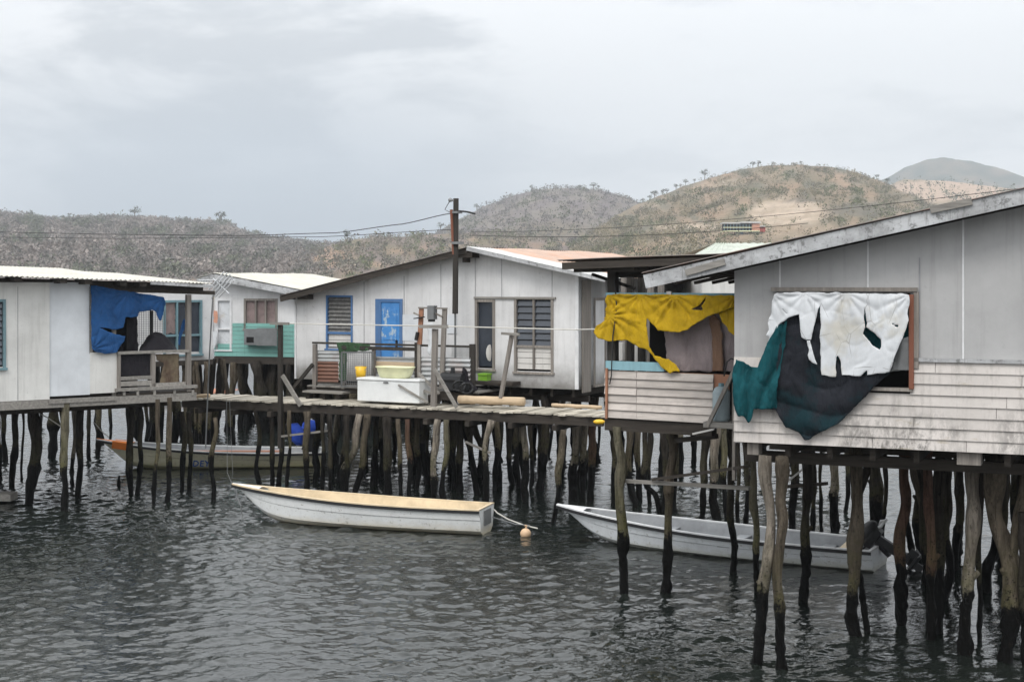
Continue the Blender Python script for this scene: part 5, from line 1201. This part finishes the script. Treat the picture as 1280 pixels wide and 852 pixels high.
# ================================================================== BOATS
def boat(label, stern, tip, B, zs, zt_, mats, draft=.12, sheer_p=2.4, extras=None, deck_u=.84):
    S = Vector(stern); T_ = Vector(tip); d = T_-S; Lg = math.hypot(d.x, d.y); ang = math.atan2(d.y, d.x)
    T = thing('boat', label, 'boat', (S.x, S.y, 0), ang)
    hull, rail, liner, cap, bowm = mats; N = 36
    def sheer(u): return zs+(zt_-zs)*u**sheer_p
    def half(u): return B/2*(.86+.16*math.sin(math.pi*min(u*1.25, 1)))*(1-max(0, (u-.38)/.62)**2.3)**.9
    def st(u):
        b = max(half(u), .012); sz = sheer(u); r = max(0, (u-.62)/.38); kz = -draft+(sz+draft)*.72*r**3.6
        x = Lg*u; X = lambda f: x*(1-(1-f)*.07*r)   # raked stem
        cz = kz+(sz-kz)*.22; nz_ = kz+(sz-kz)*.62
        return [(X(0), 0, kz), (X(.15), b*.60, kz+(sz-kz)*.14), (X(.3), b*.82, kz+(sz-kz)*.27), (X(.62), b*.90, nz_), (X(.63), b*.935, nz_+.015), (X(.97), b, sz-.035), (X(1), b+.005, sz)]
    us = [i/N for i in range(N+1)]; mb = MB(); K = 7
    for sgn in (1, -1):
        base = len(mb.v)
        for u in us:
            for x, y, z in st(u): mb.v.append(Vector((x, y*sgn, z)))
        for i in range(N):
            for k in range(K-1): a = base+i*K+k; mb.face((a, a+1, a+K+1, a+K))
    s = st(0); mb.poly([Vector((0, y, z)) for x, y, z in s]+[Vector((0, -y, z)) for x, y, z in s[::-1]])
    h = part('hull', mb, hull, T, smooth=False, local=True)
    mb = MB()   # rub rail
    for sgn in (1, -1):
        for u0, u1 in zip(us, us[1:]):
            a = Vector(st(u0)[6]); b = Vector(st(u1)[6]); a.y = (a.y+.012)*sgn; b.y = (b.y+.012)*sgn; a.z -= .05; b.z -= .05; mb.bar(a, b, .035, .06)
    part('rub_rail', mb, rail, T, local=True)
    mb = MB(); W_ = .055   # gunwale cap
    for sgn in (1, -1):
        for u0, u1 in zip(us, us[1:]):
            A = st(u0)[6]; C_ = st(u1)[6]; q = [Vector((A[0], (A[1]+.02)*sgn, A[2]+.005)), Vector((C_[0], (C_[1]+.02)*sgn, C_[2]+.005)), Vector((C_[0], max(C_[1]-W_, 0)*sgn, C_[2]+.005)), Vector((A[0], max(A[1]-W_, 0)*sgn, A[2]+.005))]
            mb.hexa([v-Vector((0, 0, .03)) for v in q]+q)
    A = st(0)[6]; mb.bar(Vector((.03, -A[1], A[2]-.01)), Vector((.03, A[1], A[2]-.01)), .06, .03)
    part('gunwale', mb, cap, T, local=True)
    mb = MB()   # inner liner
    for sgn in (1, -1):
        base = len(mb.v)
        for u in us[:int(N*deck_u)+2]:
            b = half(u); sz = sheer(u); kz_ = st(u)[0][2]; fz = kz_+(sz-kz_)*.36
            for y, z in ((0, fz), (max(b*.82-.06, .01), fz), (max(b*.9-.05, .01), kz_+(sz-kz_)*.62), (max(b-.05, .01), sz-.02)): mb.v.append(Vector((max(min(st(u)[0 if z < fz+.01 else 3][0], Lg*u), .05)-(.05 if u > .8 else 0), y*sgn*(.6 if u > .9 and z < sz-.03 else 1), z)))
        n = int(N*deck_u)+2
        for i in range(n-1):
            for k in range(3): a = base+i*4+k; mb.face((a, a+1, a+5, a+4))
    mb.poly([Vector((.06, -half(0)*.8+.06, .12)), Vector((.06, half(0)*.8-.06, .12)), Vector((.06, half(0)-.06, zs-.02)), Vector((.06, -half(0)+.06, zs-.02))])
    part('liner', mb, liner, T, local=True)
    mb = MB(); base = 0; k = 0; u = deck_u
    while u <= 1.0001:
        b = max(half(min(u, 1))-.05, .004); mb.v += [Vector((Lg*u-.01, b, sheer(u)-.006)), Vector((Lg*u-.01, 0, sheer(u)+.02)), Vector((Lg*u-.01, -b, sheer(u)-.006))]; u += .02; k += 1
    for i in range(k-1): a = 3*i; mb.face((a, a+1, a+4, a+3)); mb.face((a+1, a+2, a+5, a+4))
    part('foredeck', mb, bowm, T, local=True)
    for u in (.16, .42, .64):
        mb = MB(); b = half(u)-.07; mb.bar(Vector((Lg*u, -b, sheer(u)-.20)), Vector((Lg*u, b, sheer(u)-.20)), .24, .035); part('thwart', mb, liner, T, local=True)
    return T, Lg, half, sheer, st
def gp(px, py): Y = yat(py); return (pt(px, py, Y).x, Y)
# moored boat in the middle
Tm, Lm, hm, sm_, stm = boat('white open boat with tan interior moored in front of the boardwalk', (-.54, 30.45), (-6.33, 32.2), 1.18, .56, .80, (m_hull1, m_black, m_tan, m_tan, m_joint), draft=.08, deck_u=.88)
mb = MB(); mb.hexa([Vector(q) for q in ((-.03, -.22, .18), (-.03, .22, .18), (-.005, .22, .18), (-.005, -.22, .18), (-.03, -.22, .50), (-.03, .22, .50), (-.005, .22, .50), (-.005, -.22, .50))]); part('motor_pad', mb, m_steel, Tm, local=True)
Tr, Lr, hr, sr_, str_ = boat('long pale grey open boat moored behind the stilts of the grey house', (6.92, 26.75), (.95, 30.0), 1.5, .42, .68, (m_hull2, m_black, m_greyl, m_joint, m_joint), draft=.10, deck_u=.9)
mb = MB(); mb.bar(Vector((.62, -.62, .34)), Vector((.50, .62, .36)), .3, .03); part('seat_board', mb, m_tan, Tr, local=True)
Tl, Ll, hl, sl_, stl = boat('cream boat with blue lettering and orange bow deck behind the boardwalk', (-5.55, 41.6), (-11.95, 40.9), 1.6, .45, .84, (m_hull3, m_black, m_greyl, m_whitep, m_ordeck), draft=.10)
mb = MB()
for sg in (1, -1):
    for u0, u1 in ((.86, .89), (.89, .925)):
        a = Vector(stl(u0)[6]); b = Vector(stl(u1)[6]); a.y = (a.y+.03)*sg; b.y = (b.y+.03)*sg; a.z -= .08; b.z -= .08; mb.bar(a, b, .03, .20)
    part('bow_panel', mb, m_ordeck, Tl, local=True); mb = MB()

mb = MB(); mb.bar(Vector((1.2, .35, .46)), Vector((3.9, .45, .50)), .16, .04); part('loose_plank', mb, m_salm, Tl, local=True)
Tf, *_r = boat('boat with faded salmon rim moored under the turquoise house', (-12.2, 62.5), (-17.5, 63.5), 1.6, .55, .75, (m_hull2, m_salm, m_salm, m_salm, m_salm), draft=.1)
# lettering on the cream boat hull
def lettering(text, px, py, hpx, parent, hullhalf, mat):
    cu = bpy.data.curves.new('lettering', 'FONT'); cu.body = text; cu.extrude = 0; cu.offset = .03; cu.size = 1; cu.shear = .15; cu.resolution_u = 3; cu.space_character = 1.15
    tmp = bpy.data.objects.new('tmp', cu); col.objects.link(tmp); bpy.context.view_layer.update()
    me = bpy.data.meshes.new_from_object(tmp.evaluated_get(bpy.context.evaluated_depsgraph_get())); bpy.data.objects.remove(tmp)
    M = INV[parent]; Y = 40.9; c = pt(px, py, Y-.5); k = hpx*1.22/F*Y/.7; ux = (parent.matrix_basis.to_3x3() @ Vector((-1, 0, 0))); mb = MB()
    for v in me.vertices:
        w = c+Vector((ux.x, ux.y, 0))*v.co.x*k+Vector((0, 0, v.co.y*k)); l = M @ w
        u = max(0, min(1, l.x/Ll)); S_ = stl(u); y = None
        for (x0, y0, z0), (x1, y1, z1) in zip(S_, S_[1:]):
            if z0 <= l.z <= z1 and z1 > z0: y = y0+(y1-y0)*(l.z-z0)/(z1-z0)
        y = y or S_[4][1]; sg = 1 if (M @ Vector((w.x, w.y-5, w.z))).y > l.y else -1
        l.y = sg*(y+.012); mb.v.append(l)
    mb.f = [tuple(p.vertices) for p in me.polygons]; mb.m = [0]*len(mb.f)
    return part('lettering', mb, mat, parent, local=True)
lettering('DEY', 239.5, 583.5, 6, Tl, hl, m_letter)
# outboards
def outboard(parent, x, y, z, tilt, cm, name='outboard_motor', s=1.0):
    Rm = Matrix.Translation((x, y, z)) @ Matrix.Rotation(tilt, 4, 'Y') @ Matrix.Scale(s, 4); mb = MB()
    mb.ell((-.05, 0, .42), (.24, .15, .15), 14, 8); mb.ell((-.02, 0, .34), (.23, .145, .12), 14, 6); mb.v = [Rm @ v for v in mb.v]; e = part(name, mb, cm[0], parent, smooth=True, local=True)
    mb = MB(); mb.hexa([Vector(q) for q in ((-.20, -.11, .22), (.16, -.11, .22), (.16, .11, .22), (-.20, .11, .22), (-.24, -.13, .34), (.18, -.13, .34), (.18, .13, .34), (-.24, .13, .34))])
    mb.bar(Vector((-.05, 0, .24)), Vector((-.10, 0, -.42)), .10, .16); mb.bar(Vector((-.05, 0, -.42)), Vector((-.3, 0, -.43)), .02, .18); mb.tube([(-.26, 0, -.52), (.10, 0, -.52)], [.05, .03], 8); mb.bar(Vector((-.08, 0, -.4)), Vector((-.1, 0, -.7)), .02, .14)
    mb.bar(Vector((.02, 0, .2)), Vector((.06, 0, -.12)), .16, .06); mb.bar(Vector((.1, 0, .3)), Vector((.6, 0, .36)), .03)
    mb.v = [Rm @ v for v in mb.v]; part('leg', mb, cm[1], e, local=True)
    mb = MB()
    for k in range(3):
        a = k*2.094; mb.bar(Vector((-.28, 0, -.52)), Vector((-.30, math.cos(a)*.13, -.52+math.sin(a)*.13)), .07, .012)
    mb.v = [Rm @ v for v in mb.v]; part('propeller', mb, m_steel, e, local=True)
outboard(Tr, -.12, 0, .36, R(55), (m_black, m_black), s=1.05)
mb = MB(); mb.tube([(.05, -.12, .72), (.0, -.10, .86), (-.12, 0, .90), (-.05, .1, .80), (.05, .0, .74)], .03, 6); part('engine_bracket', mb, m_joint, Tr, local=True, smooth=True)
outboard(Tl, -.10, -.1, .52, R(30), (m_alu, m_steel), s=1.25)
outboard(Tl, .45, .2, .62, R(-12), (m_bcov, m_black), s=1.3)
# blue cover cloth
mb = MB(); c = pt(371.5, 542, 41.0)
for i in range(11):
    for j in range(17):
        th = 2*math.pi*j/16; f = i/10; r = .24*math.sin(.35+f*2.5)**.8*(1+.25*mn.noise(Vector((math.cos(th)*1.5, math.sin(th)*1.5, f*3)))); q = c+Vector((r*math.cos(th)*.95, r*math.sin(th)*.7, .30-.62*f)); q.x += .12*(f-.5); mb.v.append(q)
for i in range(10):
    for j in range(16): a = i*17+j; mb.face((a, a+1, a+18, a+17))
mb.face(range(16)); solid(solo('engine_cover', mb, m_bcov, 'bright blue cloth cover over the motor of the cream boat', 'cover', smooth=True))
# buoy and ropes
by = pt(657, 669, 30); by.z = .06
bo = thing('mooring_buoy', 'round faded orange buoy floating off the stern of the middle boat', 'buoy', by); mb = MB(); mb.ell(by, (.115, .115, .11), 16, 10); part('body', mb, m_buoy, bo, smooth=True)
mb = MB(); mb.tube([by+Vector((0, 0, .09)), by+Vector((.02, 0, .17)), by+Vector((-.02, 0, .17))], .02, 6); part('eye', mb, m_buoy, bo)
wire([pt(615, 634, 31.0), pt(622, 641, 30.8), pt(636, 649, 30.5), pt(655, 656, 30.1), pt(672, 660, 30)], .014, 'white mooring rope from the stern of the middle boat', name='mooring_rope', m=m_rope)
wire([pt(613, 645, 30.9), pt(645, 655, 30.2), pt(662, 656, 30.0), pt(656, 664, 30)], .012, 'thin dark line from the middle boat to the orange buoy', name='mooring_rope', m=m_steel)
wire([pt(294, 606, 32.3), pt(297, 622, 32.2), pt(301, 632, 32.1), pt(302, 643, 32.1), pt(302, 655, 32)], .016, 'thin rope hanging from the bow of the middle boat into the water', name='mooring_rope', m=m_steel)
wire([pt(283, 498, 36.5), pt(284, 552, 36.4), pt(284, 590, 36), pt(288, 600, 34.5), pt(292, 607, 32.6)], .006, 'thin grey rope hanging from the boardwalk down towards the boat bow', name='hanging_rope', m=m_steel)
wire([pt(287, 500, 36.5), pt(289, 550, 36.4), pt(291, 592, 36), pt(285, 623, 36)], .006, 'second thin rope dangling from the boardwalk beside the first', name='hanging_rope', m=m_steel)
wire([pt(48, 516, 34.5), pt(60, 522, 34), pt(75, 532, 33.8)], .014, 'pale rope slung between the stilts under the left house', name='hanging_rope', m=m_rope)
wire([pt(118, 528, 38), pt(126, 538, 39), pt(136, 546, 40.4)], .014, 'pale rope tying the orange bowed boat to a left house stilt', name='mooring_rope', m=m_rope)
wire([PF.P(905, 470, .5), PF.P(909, 452, .5), PF.P(914, 448, .5), PF.P(925, 452, .4), PF.P(936, 456, .3)], .012, 'black loop of cable at the corner above the teal net', name='cable_wire')

# ================================================================== LIGHT / SKY / HAZE
w = bpy.data.worlds.new('World'); sc.world = w; w.use_nodes = True; nt = w.node_tree
bg = nt.nodes['Background']; bg.inputs['Strength'].default_value = .1
def N(t, **k):
    x = nt.nodes.new(t); [setattr(x, a, b) for a, b in k.items()]; return x
EL, AZ = R(52), R(200)
sky = N('ShaderNodeTexSky', sky_type='NISHITA', sun_disc=False); sky.sun_elevation = EL; sky.sun_rotation = AZ; sky.dust_density = 3
tc = N('ShaderNodeTexCoord'); ln = nt.links.new
def VM(op, a, b=None):
    x = N('ShaderNodeVectorMath', operation=op)
    for i, q in enumerate((a, b)):
        if q is None: continue
        if isinstance(q, tuple): x.inputs[i].default_value = q
        else: ln(q, x.inputs[i])
    return x
def MR(v, a, b, c, d):
    x = N('ShaderNodeMapRange', interpolation_type='SMOOTHSTEP'); [x.inputs[k].__setattr__('default_value', q) for k, q in zip(('From Min', 'From Max', 'To Min', 'To Max'), (a, b, c, d))]; ln(v, x.inputs[0]); return x.outputs[0]
def MT(op, a, b):
    x = N('ShaderNodeMath', operation=op)
    for i, q in enumerate((a, b)):
        if isinstance(q, (int, float)): x.inputs[i].default_value = q
        else: ln(q, x.inputs[i])
    return x.outputs[0]
def MX(f, a, b, mode='MIX'):
    x = N('ShaderNodeMix', data_type='RGBA', blend_type=mode)
    for i, q in ((0, f), (6, a), (7, b)):
        if isinstance(q, (int, float)): x.inputs[i].default_value = q
        elif isinstance(q, tuple): x.inputs[i].default_value = (*q, 1)
        else: ln(q, x.inputs[i])
    return x.outputs[2]
def NO(scale, vs, det=5, ro=.55, di=.4, loc=(0, 0, 0)):
    mp = N('ShaderNodeMapping'); mp.inputs['Scale'].default_value = vs; mp.inputs['Location'].default_value = loc; ln(tc.outputs['Generated'], mp.inputs[0])
    x = N('ShaderNodeTexNoise'); x.inputs['Scale'].default_value = scale; x.inputs['Detail'].default_value = det; x.inputs['Roughness'].default_value = ro; x.inputs['Distortion'].default_value = di; ln(mp.outputs[0], x.inputs['Vector']); return x.outputs['Fac']
cl = NO(4.6, (1, 1, 3.2), 6, .52, .5); cl2 = NO(12, (1, 1, 2.8), 6, .55, .5, (3, 1, 0))
f = MT('ADD', MT('MULTIPLY', cl, .75), MT('MULTIPLY', cl2, .25))
base = MX(MR(f, .42, .57, 0, 1), SKYD, SKYL)
def blob(px, py, r0, r1):
    d = Vector(((px-640)/F, 1, -(py-HY)/F)).normalized(); v = VM('SUBTRACT', tc.outputs['Generated'], tuple(d)); m = VM('MULTIPLY', v.outputs[0], (1, 1, 2.9)); L_ = VM('LENGTH', m.outputs[0]); return MR(L_.outputs['Value'], r0, r1, 1, 0)
base = MX(MT('MULTIPLY', blob(330, 285, .05, .42), .9), base, SKYB)
base = MX(MT('MULTIPLY', blob(1010, 150, .03, .36), .6), base, SKYW)
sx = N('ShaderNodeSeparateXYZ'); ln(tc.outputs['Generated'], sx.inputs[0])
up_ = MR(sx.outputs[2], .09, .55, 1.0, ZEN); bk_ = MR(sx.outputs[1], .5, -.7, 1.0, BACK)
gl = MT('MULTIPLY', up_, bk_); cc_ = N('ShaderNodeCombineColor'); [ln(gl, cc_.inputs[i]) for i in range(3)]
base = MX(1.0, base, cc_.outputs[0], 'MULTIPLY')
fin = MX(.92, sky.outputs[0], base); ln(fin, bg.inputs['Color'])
sd = bpy.data.lights.new('sun', 'SUN'); sd.energy = SUN; sd.angle = R(22); sd.color = (1, .965, .92); so_ = bpy.data.objects.new('sun', sd); col.objects.link(so_)
dv = Vector((math.sin(AZ)*math.cos(EL), math.cos(AZ)*math.cos(EL), math.sin(EL))); so_.rotation_euler = dv.to_track_quat('Z', 'Y').to_euler()
mb = MB(); mb.hexa([(-3100, -300, -4), (3100, -300, -4), (3100, 3500, -4), (-3100, 3500, -4), (-3100, -300, 330), (3100, -300, 330), (3100, 3500, 330), (-3100, 3500, 330)])
if HAZE > 0:
    hm_ = bpy.data.materials.new('haze_air'); hm_.use_nodes = True; t = hm_.node_tree; t.nodes.remove(t.nodes['Principled BSDF']); v = t.nodes.new('ShaderNodeVolumePrincipled'); v.inputs['Color'].default_value = (.86, .91, .97, 1); v.inputs['Density'].default_value = HAZE; v.inputs['Anisotropy'].default_value = .1
    t.links.new(v.outputs[0], t.nodes['Material Output'].inputs['Volume']); hz = solo('haze', mb, hm_, 'thin pale haze in the air over harbour and hills', 'haze', kind='stuff')
cd = bpy.data.cameras.new('camera'); cam = bpy.data.objects.new('camera', cd); col.objects.link(cam); cam.location = (0, 0, H); cam.rotation_euler = (math.pi/2, 0, 0)
cd.lens = 50; cd.sensor_width = 36; cd.shift_y = -(426-HY)/1280; cd.clip_start = .1; cd.clip_end = 12000; sc.camera = cam
sc.view_settings.view_transform = 'Standard'; sc.view_settings.look = 'None'; sc.view_settings.exposure = EXPO; sc.view_settings.gamma = 1
sc.render.engine = 'CYCLES'; sc.cycles.use_denoising = True; sc.cycles.max_bounces = 6; sc.cycles.diffuse_bounces = 3; sc.cycles.glossy_bounces = 3; sc.cycles.volume_bounces = 0
sc.cycles.use_adaptive_sampling = True; sc.cycles.adaptive_threshold = .01; sc.cycles.sample_clamp_indirect = 6
